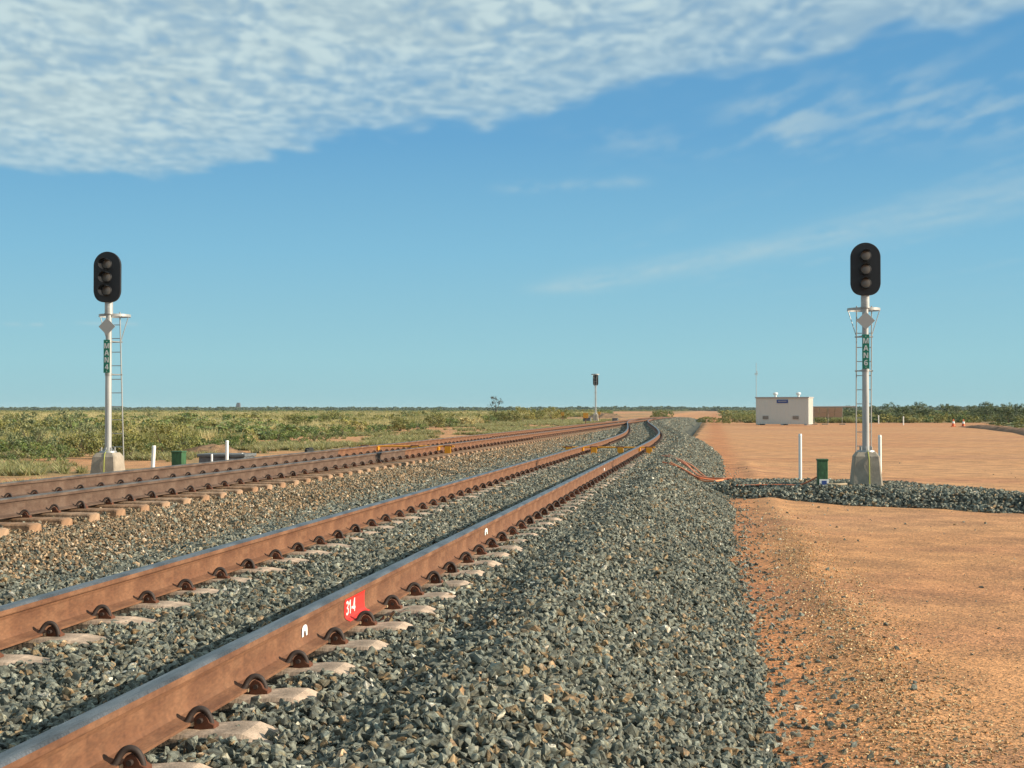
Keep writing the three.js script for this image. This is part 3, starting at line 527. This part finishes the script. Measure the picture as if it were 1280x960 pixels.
{
  const F = 34.4, X = px(284, F), g = thing('concrete_pit', 'long low grey slab with white pegs near the green box', 'cable pit', [X, groundHeight(X, F) - 0.05, -F], -TL);
  part('body', new RoundedBoxGeometry(1.15, 0.55, 0.8, 2, 0.02).translate(0, 0.275, 0), M.slab, g);
  part('lid', new RoundedBoxGeometry(1.22, 0.07, 0.88, 2, 0.015).translate(0, 0.585, 0), M.slab, g);
}
{ // orange conduits lying over the shoulder of the ballast
  const r = rng(5);
  const ends = [[[828, 571, 0.52], [852, 576, 0.5], [880, 592, 0.32], [900, 603, 0.16], [913, 606, 0.12]], [[832, 574, 0.5], [855, 579, 0.47], [878, 594, 0.3], [898, 604, 0.16], [912, 607.5, 0.11]], [[836, 571, 0.52], [862, 578, 0.46], [886, 594, 0.28], [902, 604, 0.15], [914, 605, 0.13]],
    [[828, 582, 0.5], [850, 587, 0.43], [872, 597, 0.29], [892, 605, 0.16], [908, 608, 0.11]], [[838, 583, 0.47], [858, 589, 0.39], [880, 602, 0.22], [893, 608.5, 0.13], [904, 609, 0.1]]];
  ends.forEach((pts, i) => {
    const P = pts.map(([x, y, hgt]) => { const F0 = (EYE - hgt) * FOCAL / (y - 512); const X = px(x, F0); return [X, surface(X, F0) + 0.045 + 0.012 * r(), -F0]; });
    const m = part(numbered('orange_conduit'), tube(P, 0.017, 40, 7), i % 2 ? M.orangeDark : M.orange, scene);
    tag(m, i % 2 ? 'dark orange conduit in the bundle draped over the ballast shoulder' : 'bright orange conduit in the bundle draped over the ballast shoulder', 'conduit', i % 2 ? 'dark conduits in the bundle' : 'bright conduits in the bundle');
  });
  const P = [[920, 607.5], [950, 609], [975, 610], [1000, 607.5], [1021, 601]].map(([x, y], i) => { const F0 = 26.6 - 0.2 * i * 0.3, X = px(x, F0); return [X, surface(X, F0) + 0.03 + (i === 4 ? 0.14 : 0), -F0]; });
  tag(part(numbered('orange_conduit'), tube(P, 0.014, 40, 7), M.orangeDark, scene), 'single dark red cable running over the pad to the small green box', 'conduit');
  const Q = [[1034, 26.1], [1046, 26.05], [1058, 26.1]].map(([x, F0]) => { const X = px(x, F0); return [X, surface(X, F0) + 0.05, -F0]; });
  tag(part(numbered('cable_pipe'), tube(Q, 0.024, 12, 8), M.insulator, scene), 'short pale pipe lying between the small green box and MAN6 plinth', 'pipe');
}
{ // low things by the main track
  const blk = (label, x, F, w, h, dp, mat, y0, name, cat) => { const X = px(x, F), g = thing(name, label, cat, [X, y0 ?? surface(X, F) - 0.02, -F], -TL); part('body', new RoundedBoxGeometry(w, h, dp, 2, Math.min(w, h) * 0.12).translate(0, h / 2, 0), mat, g); part('lid', new RoundedBoxGeometry(w * 1.05, h * 0.16, dp * 1.05, 2, h * 0.03).translate(0, h * 1.06, 0), mat, g); return g; };
  blk('grey trackside cabinet beside the black-backed signal', 734, 138, 0.75, 0.5, 0.9, M.slab, undefined, 'trackside_cabinet', 'cabinet');
  blk('grey point machine box where the two tracks join', 769, 150, 0.6, 0.4, 0.9, M.slab, undefined, 'point_machine', 'point machine');
  { const [X, F] = xf(mainD(30) - 1.22, 29.4), g = thing('rail_lubricator', 'low black block standing just behind the main rail', 'lubricator', [X, mainSeat(0) - 0.02, -F], -TL); part('body', new RoundedBoxGeometry(0.07, 0.23, 0.5, 2, 0.02).translate(0, 0.115, 0), M.rubber, g); part('lid', new RoundedBoxGeometry(0.09, 0.03, 0.3, 2, 0.01).translate(0, 0.24, 0), M.rubber, g); }
  for (const [x, y, F, s, lb] of [[732, 519.5, 120, 0.45, 'yellow board on a short post before the bushes, largest of three'], [703, 517.5, 150, 0.38, 'small yellow board on a post at the foot of the bushes'], [749, 516.5, 175, 0.34, 'small yellow board on a post just past the black-backed signal']]) {
    const X = px(x, F), y0 = groundHeight(X, F), yc = EYE - (y - 512) / FOCAL * F, g = thing('marker_board', lb, 'marker board', [X, y0, -F], -0.06);
    part('board', new RoundedBoxGeometry(s, s * 1.0, 0.03, 1, 0.01).translate(0, yc - y0, 0.04), M.ochre, g); part('post', new THREE.CylinderGeometry(0.035, 0.035, yc - y0 + 0.05, 8).translate(0, (yc - y0) / 2 - 0.025, 0), M.casting, g);
  }
}
// ------------------------------------------------------------------ relay hut, mast, solar panels
{
  const F = 150, X = px(980.5, F), turn = -(10.9 + 10.5) * DEG * 0 + 1.2 * DEG - 0.0;
  const hutTurn = -Math.atan2(X, F) + 11.5 * DEG * -1;       // front face turned so that its sunny end shows
  const y = groundHeight(X, F), g = thing('relay_hut', 'pale ribbed equipment hut with blue sign and two roof vents', 'hut', [X, y, -F], hutTurn + 23 * DEG * 0);
  const w = 5.6, h = 2.75, d = 2.6, ribs = [];
  part('wall', new THREE.BoxGeometry(w, h, d).translate(0, h / 2 + 0.12, 0), M.hut, g);
  const wall = g.children[0];
  for (let x = -w / 2 + 0.15; x < w / 2; x += 0.3) ribs.push(new THREE.BoxGeometry(0.06, h - 0.1, 0.03).translate(x, h / 2 + 0.12, d / 2 + 0.013));
  for (let z = -d / 2 + 0.15; z < d / 2; z += 0.3) ribs.push(new THREE.BoxGeometry(0.03, h - 0.1, 0.06).translate(w / 2 + 0.013, h / 2 + 0.12, z));
  part('ribs', mergeGeometries(ribs), M.hut, wall);
  part('skid', mergeGeometries([-2.5, 0, 2.5].map((x) => new THREE.BoxGeometry(0.3, 0.2, d + 0.1).translate(x, 0.02, 0))), M.galvDark, g);
  const rf = part('roof', new RoundedBoxGeometry(w + 0.16, 0.14, d + 0.2, 1, 0.03).translate(0, h + 0.19, 0), M.hutRoof, g);
  for (const x of [-0.9, 1.55]) { const v = part('roof_vent', new THREE.LatheGeometry([[0.12, 0], [0.12, 0.22], [0.24, 0.25], [0.27, 0.36], [0.22, 0.47], [0, 0.5]].map(([a, b]) => new THREE.Vector2(a, b)), 14).translate(x, h + 0.26, 0.3), M.white, rf); }
  const sg = part('sign', new RoundedBoxGeometry(1.2, 0.36, 0.03, 1, 0.01).translate(0.05, h - 0.22, d / 2 + 0.05), M.blue, g);
  part('sign_text', new RoundedBoxGeometry(0.9, 0.07, 0.006, 1, 0.002).translate(0.05, h - 0.2, d / 2 + 0.07), M.plate, sg);
  for (const x of [-1.75, 1.45]) { const v = part('wall_vent', new THREE.BoxGeometry(0.62, 0.36, 0.05).translate(x, 0.82, d / 2 + 0.035), M.hutVent, g); for (let k = 0; k < 4; k++) part('louvre', new THREE.BoxGeometry(0.56, 0.03, 0.05).rotateX(0.5).translate(x, 0.7 + k * 0.08, d / 2 + 0.068), M.hutVent, v); }
  const mX = px(945.3, 152), mast = thing('radio_mast', 'thin radio mast rising at the corner of the pale hut', 'mast', [mX, groundHeight(mX, 152), -152]);
  part('mast_tube', new THREE.CylinderGeometry(0.022, 0.04, 6.75, 8).translate(0, 3.37, 0), M.galvDark, mast);
  part('antenna', mergeGeometries([bar([-0.18, 5.55, 0], [0.18, 5.55, 0], 0.03), bar([0.1, 5.35, 0], [0.1, 5.85, 0], 0.03), bar([-0.1, 5.4, 0], [-0.1, 5.6, 0], 0.03)]), M.galvDark, mast);
  // solar array seen from behind
  const sF = 153, sX = px(1034, sF), sol = thing('solar_array', 'tilted solar panels on a low frame beside the pale hut', 'solar panels', [sX, groundHeight(sX, sF), -sF], -0.1);
  for (let r = 0; r < 2; r++) for (let c = 0; c < 4; c++) { const pn = part('solar_panel', new THREE.BoxGeometry(0.78, 0.02, 0.72), M.panelBack, sol, [-1.25 + c * 0.83, 1.62 - r * 0.52, -0.55 - r * 0.52 + 0.55], [-0.8, 0, 0]); part('cells', new THREE.BoxGeometry(0.74, 0.006, 0.68).translate(0, 0.014, 0), M.panelFront, pn); part('panel_frame', mergeGeometries([new THREE.BoxGeometry(0.8, 0.04, 0.03).translate(0, -0.02, 0.36), new THREE.BoxGeometry(0.8, 0.04, 0.03).translate(0, -0.02, -0.36)]), M.galv, pn); }
  part('top_rail', bar([-1.75, 1.95, 0.35], [3.05, 1.98, 0.35], 0.08), M.galvDark, sol);
  for (const x of [-1.4, 0.1, 1.6]) part('leg', bar([x, 0, -0.2], [x, 1.7, 0.1], 0.03), M.galvDark, sol);
  part('leg', bar([3.05, 0, 0.35], [3.05, 1.95, 0.35], 0.04), M.galvDark, sol);
  for (const x of [-1.4, -0.3, 1.6]) part('footing', new RoundedBoxGeometry(0.6, 0.18, 0.5, 1, 0.02).translate(x, 0.05, 0.2), M.concrete, sol);
  // cones
  for (const [x, Fc, lb] of [[1191.5, 136, 'orange traffic cone with white collar beside the end of the dirt bank'], [1204, 134, 'orange traffic cone with white collar beside the end of the dirt bank']]) { const cX = px(x, Fc), cn = thing('traffic_cone', lb, 'traffic cone', [cX, groundHeight(cX, Fc), -Fc], 0, 'traffic cones by the dirt bank'); part('cone', new THREE.LatheGeometry([[0.17, 0.04], [0.05, 0.72], [0, 0.74]].map(([a, b]) => new THREE.Vector2(a, b)), 14), M.cone, cn); part('collar', new THREE.CylinderGeometry(0.095, 0.125, 0.2, 14).translate(0, 0.42, 0), M.white, cn); part('base', new RoundedBoxGeometry(0.4, 0.05, 0.4, 1, 0.01).translate(0, 0.025, 0), M.cone, cn); }
}
// earth bank along the clearing's edge
{
  const path = [[43.5, 134], [41.5, 122], [39, 110], [36.8, 100], [34.5, 92], [32.5, 85], [31, 78]], curve = new THREE.CatmullRomCurve3(path.map(([x, f]) => v3(x, 0, -f))), n = 160, m = 10, pos = [], col = [], uv = [], idx = [];
  for (let i = 0; i <= n; i++) { const p = curve.getPoint(i / n), tg = curve.getTangent(i / n), k = 0.32 * (0.35 + 0.65 * sstep(0, 0.12, i / n)) * (0.75 + 0.5 * fbm(i * 0.12, 3, 3)); for (let j = 0; j <= m; j++) { const s = (j / m - 0.5) * 2, lx = tg.z * -1, lz = tg.x; const X = p.x + lx * s * 1.1, Z = p.z + lz * s * 1.1, y = groundHeight(X, -Z) - 0.03 + k * (1 - s * s) * (0.85 + 0.4 * (vnoise(i * 0.7, j * 1.3) - 0.5)); pos.push(X, y, Z); col.push(0.36, 0.19, 0.09); uv.push(X / 2.7, Z / 2.7); if (i && j) { const q = i * (m + 1) + j; idx.push(q - m - 2, q - 1, q, q - m - 2, q, q - m - 1); } } }
  const g = new THREE.BufferGeometry(); g.setAttribute('position', new THREE.Float32BufferAttribute(pos, 3)); g.setAttribute('color', new THREE.Float32BufferAttribute(col, 3)); g.setAttribute('uv', new THREE.Float32BufferAttribute(uv, 2)); g.setIndex(idx); g.computeVertexNormals();
  structure('dirt_bank', g, M.dirt);
}
{ // spoil heap left of the main track
  const heapAt = (X0, F0, w, dp, h, seed) => { const xs = [], fs = []; for (let i = 0; i <= 26; i++) { xs.push(X0 + (i / 13 - 1) * w); fs.push(F0 + (i / 13 - 1) * dp); } return grid(xs, fs, (X, F) => { const q = Math.hypot((X - X0) / w, (F - F0) / dp); return groundHeight(X, F) - 0.03 + h * sstep(1, 0.1, q + 0.4 * (fbm(X * 1.2 + seed, F * 1.2, 3) - 0.5)) * (0.8 + 0.5 * (vnoise(X * 4, F * 4) - 0.5)); }, (X, F) => { const k = 0.8 + 0.5 * (vnoise(X * 5, F * 5) - 0.5); return [0.5 * k, 0.31 * k, 0.17 * k]; }, 1 / 2.7); };
  const a = structure('dirt_heap', heapAt(px(262, 50), 50, 1.7, 2, 0.45, 3), M.dirt); const b = structure('dirt_heap', heapAt(px(755, 220), 220, 4, 6, 0.9, 9), M.dirt);
}

// ------------------------------------------------------------------ vegetation
function leafCloud(seed, { w, h, clumps, leaves, size, tones, low = 0.1, spread = 0.2, upright = 0.3, gap = 0 }) {
  const r = rng(seed), pos = [], nor = [], col = [];
  const A = v3(), B = v3(), C = v3(), D = v3(), N = v3();
  for (let c = 0; c < clumps; c++) {
    const a = r() * 6.283, e = r(), rad = Math.pow(r(), 0.5), cy = h * mix(low, 0.92, e), lim = Math.sqrt(Math.max(0.06, 1 - ((cy / h - 0.42) / 0.66) ** 2)), cx = Math.cos(a) * rad * lim * w, cz = Math.sin(a) * rad * lim * w, cr = spread * (0.6 + 0.8 * r()) * Math.max(w, h), tone = tones[Math.floor(r() * tones.length)];
    for (let l = 0; l < leaves; l++) {
      const th = r() * 6.283, ph = Math.acos(2 * r() - 1), q = cr * Math.cbrt(r()), x = cx + q * Math.sin(ph) * Math.cos(th), y = Math.max(0.02, cy + q * Math.cos(ph) * 0.8), z = cz + q * Math.sin(ph) * Math.sin(th);
      D.set(r() - 0.5, (r() - 0.5) * (1 - upright) + upright * (0.4 + r()), r() - 0.5).normalize(); A.set(r() - 0.5, r() - 0.5, r() - 0.5).cross(D).normalize(); N.crossVectors(A, D).normalize();
      const L = size * (0.6 + 0.9 * r()), W = L * (0.22 + 0.2 * r()), k = 0.7 + 0.6 * r();
      const p = [[x - D.x * L * 0.5, y - D.y * L * 0.5, z - D.z * L * 0.5], [x + A.x * W, y + A.y * W, z + A.z * W], [x + D.x * L * 0.5, y + D.y * L * 0.5, z + D.z * L * 0.5], [x - A.x * W, y - A.y * W, z - A.z * W]];
      for (const i of [0, 1, 2, 0, 2, 3]) { pos.push(...p[i]); nor.push(N.x, N.y, N.z); col.push(tone[0] * k, tone[1] * k, tone[2] * k); }
    }
  }
  const g = new THREE.BufferGeometry(); g.setAttribute('position', new THREE.Float32BufferAttribute(pos, 3)); g.setAttribute('normal', new THREE.Float32BufferAttribute(nor, 3)); g.setAttribute('color', new THREE.Float32BufferAttribute(col, 3)); return g;
}
function stemsShape(seed, w, h, n, rad) { const r = rng(seed), gs = []; for (let i = 0; i < n; i++) { const a = r() * 6.283, q = 0.3 + 0.6 * r(), k = 0.6 + 0.35 * r(); gs.push(taper([[0, -0.05, 0], [Math.cos(a) * w * q * 0.3, h * k * 0.4, Math.sin(a) * w * q * 0.3], [Math.cos(a + 0.3) * w * q * 0.8, h * k, Math.sin(a + 0.3) * w * q * 0.8]], rad * (0.6 + 0.6 * r()))); } return mergeGeometries(gs); }
function taper(pts, r) { const c = new THREE.CatmullRomCurve3(pts.map((p) => v3(...p))), g = new THREE.TubeGeometry(c, 6, 1, 5, false), P = g.attributes.position, q = v3(); for (let i = 0; i <= 6; i++) { const o = c.getPointAt(i / 6), k = r * (1 - 0.8 * i / 6); for (let j = 0; j <= 5; j++) { const n = i * 6 + j; q.fromBufferAttribute(P, n).sub(o).multiplyScalar(k).add(o); P.setXYZ(n, q.x, q.y, q.z); } } return g; }
const T = { olive: [[0.218, 0.218, 0.046], [0.269, 0.252, 0.067], [0.166, 0.180, 0.038]], green: [[0.135, 0.197, 0.038], [0.177, 0.230, 0.050], [0.104, 0.154, 0.038]], ochre: [[0.307, 0.274, 0.059], [0.252, 0.241, 0.059], [0.355, 0.317, 0.092]], grey: [[0.223, 0.241, 0.101], [0.278, 0.284, 0.126], [0.167, 0.197, 0.084]], dry: [[0.557, 0.460, 0.202], [0.468, 0.372, 0.151], [0.646, 0.547, 0.269]], tree: [[0.108, 0.140, 0.049], [0.140, 0.167, 0.065], [0.086, 0.113, 0.043]] };
function shrubKind(label, seed, o, group, stems = 7) {
  const g = thing('shrub', label, 'shrub', [0, 0, 0], 0, group);
  part('foliage', leafCloud(seed, o), leafMat, g); part('stems', stemsShape(seed + 5, o.w, o.h, stems, 0.018), M.bark, g); return g;
}
const groupL = 'shrubs in the scrub beyond the main track', groupR = 'shrubs along the edge of the clearing';
const kinds = [
  ['dense olive green shrub in the scrub beyond the main track', 11, { w: 0.85, h: 1.15, clumps: 34, leaves: 52, size: 0.085, tones: T.olive, spread: 0.17, low: 0.08 }],
  ['low bright green shrub in the scrub beyond the main track', 12, { w: 1.0, h: 0.8, clumps: 32, leaves: 52, size: 0.075, tones: T.green, spread: 0.17, low: 0.05 }],
  ['ochre tinged shrub in the scrub beyond the main track', 13, { w: 1.0, h: 1.25, clumps: 34, leaves: 50, size: 0.08, tones: T.ochre, spread: 0.16, low: 0.08 }],
  ['tall loose grey green shrub in the scrub beyond the main track', 14, { w: 1.1, h: 1.75, clumps: 40, leaves: 42, size: 0.085, tones: T.grey, spread: 0.11, low: 0.2, upright: 0.5 }],
  ['pale straw coloured shrub in the scrub beyond the main track', 15, { w: 0.95, h: 0.75, clumps: 26, leaves: 60, size: 0.1, tones: T.dry, spread: 0.17, low: 0.05, upright: 0.8 }],
];
const protos = kinds.map(([l, s, o]) => shrubKind(l, s, o, groupL));
const protosR = [
  shrubKind('rounded dark green shrub along the edge of the clearing', 21, { w: 1.3, h: 1.7, clumps: 40, leaves: 48, size: 0.12, tones: T.tree, spread: 0.16 }, groupR),
  shrubKind('low olive shrub along the edge of the clearing', 22, { w: 1.3, h: 1.1, clumps: 34, leaves: 48, size: 0.11, tones: T.olive, spread: 0.16 }, groupR),
];
{
  const r = rng(31337), used = new Set(), names = new Map();
  const where = (X, F) => { // which landmark the shrub grows behind or beside
    const q = X / F, deep = F > 95;
    if (q > 0.22) return q > 0.33 ? ' behind the dirt bank of the clearing' : q > 0.29 ? ' behind the traffic cones' : ' past the clearing behind the solar panels';
    if (q > 0.1) return ' on the bare ground beside the pale hut';
    if (q > 0.015) return ' by the yellow boards and black-backed signal';
    if (q > -0.05) return ' near the lone sparse tree';
    if (q > -0.17) return deep ? ' far out in the scrub across the main track' : ' at the front of the scrub across the main track';
    if (q > -0.26) return deep ? ' far behind the green box and grey slab' : ' close behind the green box and grey slab';
    return deep ? ' far behind the MAN4 signal' : ' close behind the MAN4 signal';
  };
  const put = (pool, k, X, F, s) => { const p = pool[k], o = used.has(p) ? copy(p) : p; used.add(p); if (!names.has(p)) names.set(p, p.userData.label); o.userData.label = (s > 0.95 ? 'large ' : s < 0.72 ? 'small ' : '') + names.get(p).replace(/ in the scrub beyond.*| along the edge of.*/, '') + where(X, F); o.position.set(X, surface(X, F) - 0.04, -F); o.rotation.y = r() * 6.28; o.scale.set(s * (0.85 + 0.4 * r()), s * (0.85 + 0.3 * r()), s * (0.85 + 0.4 * r())); return o; };
  // shrubs read from the photograph: pixel column, distance, kind, size
  for (const [x, F, k, s] of [[40, 50, 3, 1.15], [100, 49, 0, 1.1], [95, 62, 3, 1.1], [15, 46, 1, 1.1], [70, 45, 1, 0.8], [128, 47, 0, 0.7], [165, 47, 0, 0.9], [205, 52, 2, 1.15], [228, 50, 0, 1.0], [240, 51, 1, 0.9], [190, 51, 1, 0.8], [275, 56, 1, 0.9], [300, 58, 1, 0.9], [345, 66, 1, 1.0], [365, 67, 1, 0.9], [392, 71, 1, 1.1], [378, 92, 0, 1.3], [330, 76, 4, 1], [310, 64, 4, 0.8], [430, 80, 1, 1.1], [420, 110, 0, 1.4], [450, 88, 4, 1.0], [470, 84, 1, 1.0], [500, 96, 0, 1.2], [520, 92, 1, 1.0], [545, 110, 0, 1.3], [580, 118, 4, 1.2], [610, 132, 1, 1.2], [560, 112, 1, 1.1], [640, 140, 0, 1.6], [655, 150, 2, 1.5], [625, 150, 0, 1.5], [672, 165, 0, 1.6], [690, 175, 2, 1.4], [705, 185, 0, 1.6], [150, 60, 2, 1.2], [60, 70, 2, 1.2], [10, 62, 2, 1.1], [120, 80, 2, 1.0], [255, 75, 2, 1.1], [180, 70, 4, 1.0], [225, 85, 0, 1.2], [30, 85, 4, 1.2], [80, 56, 4, 0.9], [112, 53, 3, 0.8]]) put(protos, k, px(x, F), F, s * 0.8);
  for (let i = 0; i < 120; i++) { const F = 54 + 170 * Math.pow(r(), 1.2), X = F * mix(-0.42, 0.05, r()); if (scrubZone(X, F) < 0.6) continue; const q = r(); put(protos, q < 0.34 ? 0 : q < 0.5 ? 1 : q < 0.74 ? 2 : q < 0.84 ? 3 : 4, X, F, 0.55 + 0.45 * r()); }
  for (let i = 0; i < 150; i++) { const F = 95 + 160 * r(), X = F * mix(0.2, 0.42, r()); if (scrubZone(X, F) < 0.9) continue; put(protosR, r() < 0.5 ? 0 : 1, X, F, 0.6 + 0.55 * r()); }
  for (const [x, F, s] of [[890, 175, 0.8], [905, 168, 0.7], [925, 178, 0.9], [938, 172, 0.8], [1025, 172, 0.6], [880, 185, 0.7], [827, 235, 1.5], [830, 262, 1.4], [912, 200, 0.9], [930, 205, 1.0]]) put(protosR, 1, px(x, F), F, s);
}
{ // taller bushy trees along the right horizon, and the lone sparse tree
  const tree = (label, X, F, h, w, seed, o, group) => { const g = thing('tree', label, 'tree', [X, surface(X, F) - 0.05, -F], 0, group); part('trunk', mergeGeometries([taper([[0, 0, 0], [0.05, h * 0.3, 0.03], [-0.05, h * 0.6, 0]], 0.1), taper([[0.03, h * 0.25, 0], [w * 0.35, h * 0.55, 0.1], [w * 0.6, h * 0.85, 0.1]], 0.055), taper([[0.03, h * 0.25, 0], [-w * 0.35, h * 0.5, -0.1], [-w * 0.65, h * 0.75, 0]], 0.055), taper([[0, h * 0.5, 0], [0.1 * w, h * 0.75, 0.1], [0.15 * w, h * 0.98, 0.2]], 0.045)]), M.bark, g); part('crown', leafCloud(seed, { w, h, clumps: 34, leaves: 46, size: 0.14, tones: T.tree, spread: 0.12, low: 0.35, ...o }), leafMat, g); return g; };
  const gT = 'small trees standing above the scrub by the clearing';
  [[1113, 205, 2.9, 1.6], [1148, 240, 3.2, 1.4], [1183, 230, 2.7, 1.4], [1195, 260, 2.6, 1.2], [1234, 215, 2.9, 1.2], [1256, 225, 2.8, 1.6], [1277, 210, 2.6, 1.5], [1090, 260, 2.5, 1.2], [1215, 280, 2.6, 1.5], [1062, 300, 2.6, 1.5]].forEach(([x, F, h, w], i) => tree('small dark rounded tree standing above the scrub by the clearing', px(x, F), F, h, w, 300 + i, {}, gT));
  tree('lone sparse tree with open crown standing above the scrub', px(619, 190), 190, 3.3, 1.2, 77, { clumps: 17, leaves: 24, spread: 0.085, low: 0.42, size: 0.13, tones: [[0.05, 0.06, 0.04], [0.07, 0.07, 0.05]] });
}
// far scrub, grass and treeline
{
  const bushes = [T.olive, T.green, T.ochre].map((tones, i) => leafCloud(500 + i, { w: 1, h: 1, clumps: 22, leaves: 26, size: 0.17, tones, spread: 0.2, low: 0.05 }));
  const r = rng(8080), lists = [[], [], []];
  const place = (o) => { _p.set(o.X, o.Y, -o.F); _q.setFromEuler(_e.set(0, o.a, 0)); _m.compose(_p, _q, _s.set(o.w, o.h, o.w)); };
  for (let i = 0; i < 34000; i++) { const F = 70 + 1500 * Math.pow(r(), 1.9), X = F * mix(-0.68, 0.6, r()); const z = scrubZone(X, F); if (r() > z * (F < 200 ? 0.55 : 0.85)) continue; const h = (0.35 + 0.75 * r() * r()) * (X > 0 ? (F > 165 && X > 30 ? 1.35 : 0.6) : 1) * (F > 400 ? 1.1 : 1); lists[Math.floor(r() * 3)].push({ X, Y: surface(X, F) - 0.03, F, a: r() * 6.28, h, w: (0.6 + 0.9 * r()) * (F > 300 ? 2.0 : 1) }); }
  const sc = new THREE.Group(); sc.name = 'scrub'; sc.userData = { kind: 'stuff', label: 'low mixed scrub covering the plain to the horizon', category: 'scrub' }; scene.add(sc);
  lists.forEach((l, i) => instances('scrub_clumps', sc, bushes[i], leafMat, l, place));
  // grass tussocks
  const tuft = (seed, n, h, w, tones) => { const q = rng(seed), pos = [], nor = [], col = []; for (let i = 0; i < n; i++) { const a = q() * 6.28, b = q() * 6.28, rr = w * 0.35 * q(), x = Math.cos(a) * rr, z = Math.sin(a) * rr, L = h * (0.5 + 0.7 * q()), lean = w * (0.25 + 0.6 * q()), tx = x + Math.cos(b) * lean, tz = z + Math.sin(b) * lean, k = 0.75 + 0.5 * q(), t = tones[Math.floor(q() * tones.length)], hw = 0.011 + 0.008 * q(), sx = -Math.sin(b) * hw, sz = Math.cos(b) * hw; for (const p of [[x - sx, 0, z - sz], [x + sx, 0, z + sz], [tx, L, tz]]) { pos.push(...p); nor.push(0, 0.7, 0.7); col.push(t[0] * k, t[1] * k, t[2] * k); } } const g = new THREE.BufferGeometry(); g.setAttribute('position', new THREE.Float32BufferAttribute(pos, 3)); g.setAttribute('color', new THREE.Float32BufferAttribute(col, 3)); g.computeVertexNormals(); return g; };
  const tufts = [tuft(1, 46, 0.5, 0.4, [...T.olive, [0.3, 0.26, 0.12]]), tuft(2, 46, 0.55, 0.45, T.dry), tuft(3, 40, 0.22, 0.3, [[0.32, 0.3, 0.11], [0.42, 0.36, 0.17], [0.24, 0.25, 0.085]])], tl = [[], [], []];
  for (let i = 0; i < 84000; i++) { const F = 36 + 330 * Math.pow(r(), 1.6), X = F * mix(-0.66, 0.1, r()), z = scrubZone(X, F); if (r() > z) continue; const dryness = fbm(X * 0.09 + 50, F * 0.05, 3); const s = 0.6 + 0.8 * r(); tl[r() < sstep(0.4, 0.68, dryness) * 0.75 + 0.16 ? 1 : 0].push({ X, Y: surface(X, F) - 0.02, F, a: r() * 6.28, h: s * (F > 150 ? 1.2 : 1), w: s * (F > 150 ? 1.7 : 1.1) }); }
  for (let i = 0; i < 26000; i++) { const F = 22 + 150 * Math.pow(r(), 1.4), d = mix(-11.5, -27, r()), X = (d + F * SL) / CL; if (Math.abs(X) > F * 0.42 + 2) continue; if (fbm(X * 0.35 + 90, F * 0.35, 4) + (F > 60 ? 0.05 : d > -17 ? -0.1 : 0) + 0.1 * r() < 0.63) continue; const s = 0.5 + 0.7 * r(); tl[2].push({ X, Y: surface(X, F) - 0.01, F, a: r() * 6.28, h: s, w: s * 1.3 }); }
  for (let i = 0; i < 7000; i++) { const F = 158 + 110 * r(), X = F * mix(0.125, 0.25, r()); if (scrubZone(X, F) < 0.3 || fbm(X * 0.1, F * 0.06, 3) < 0.42) continue; const s = 0.9 + 0.9 * r(); tl[r() < 0.35 ? 0 : 2].push({ X, Y: surface(X, F) - 0.01, F, a: r() * 6.28, h: s, w: s * 2 }); }
  const gr = new THREE.Group(); gr.name = 'grass'; gr.userData = { kind: 'stuff', label: 'green and straw coloured grass tussocks beyond the main track', category: 'grass' }; scene.add(gr);
  tl.forEach((l, i) => instances('tussocks', gr, tufts[i], leafMat, l, place));
  // dark line of trees far off
  const far = leafCloud(900, { w: 1, h: 1, clumps: 26, leaves: 22, size: 0.2, tones: T.tree, spread: 0.2, low: 0.05 }), fl = [];
  for (let i = 0; i < 5200; i++) { const F = 1500 + 1300 * r(), X = F * mix(-0.68, 0.64, r()), right = X > 0.02 * F; fl.push({ X, Y: groundHeight(X, F) - 0.2, F, a: r() * 6.28, h: (3.0 + 2.4 * r()) * (right ? 0.85 + 0.5 * vnoise(X * 0.006, 4) : 1), w: 6 + 6 * r() }); }
  const trl = new THREE.Group(); trl.name = 'treeline'; trl.userData = { kind: 'stuff', label: 'dark blue green line of trees on the far horizon', category: 'treeline' }; scene.add(trl);
  instances('trees', trl, far, leafMat, fl, place);
}
{ // distant tapering tower above the treeline
  const F = 2300, X = px(297.5, F), g = thing('distant_tower', 'grey tapering tower rising above the far treeline', 'tower', [X, -0.2, -F]);
  const tp = (wb, wt, dp, h, off) => { const s = new THREE.Shape(); s.moveTo(-wb / 2, 0); s.lineTo(wb / 2, 0); s.lineTo(wt / 2 + off, h); s.lineTo(-wt / 2 + off, h); return new THREE.ExtrudeGeometry(s, { depth: dp, bevelEnabled: false }).translate(0, 0, -dp / 2); };
  part('tower_body', tp(9, 4.8, 8, 12, 0.8), M.tower, g); part('tower_top', tp(4.6, 3.8, 6, 1.2, 0).translate(0.8, 11.98, 0), M.tower, g); part('side_building', tp(4, 3.6, 7, 5.6, 0).translate(8, 0, 1), M.tower, g);
}

scene.traverse((o) => { if (o.isMesh) { o.castShadow = true; o.receiveShadow = true; } });
renderer.render(scene, camera);
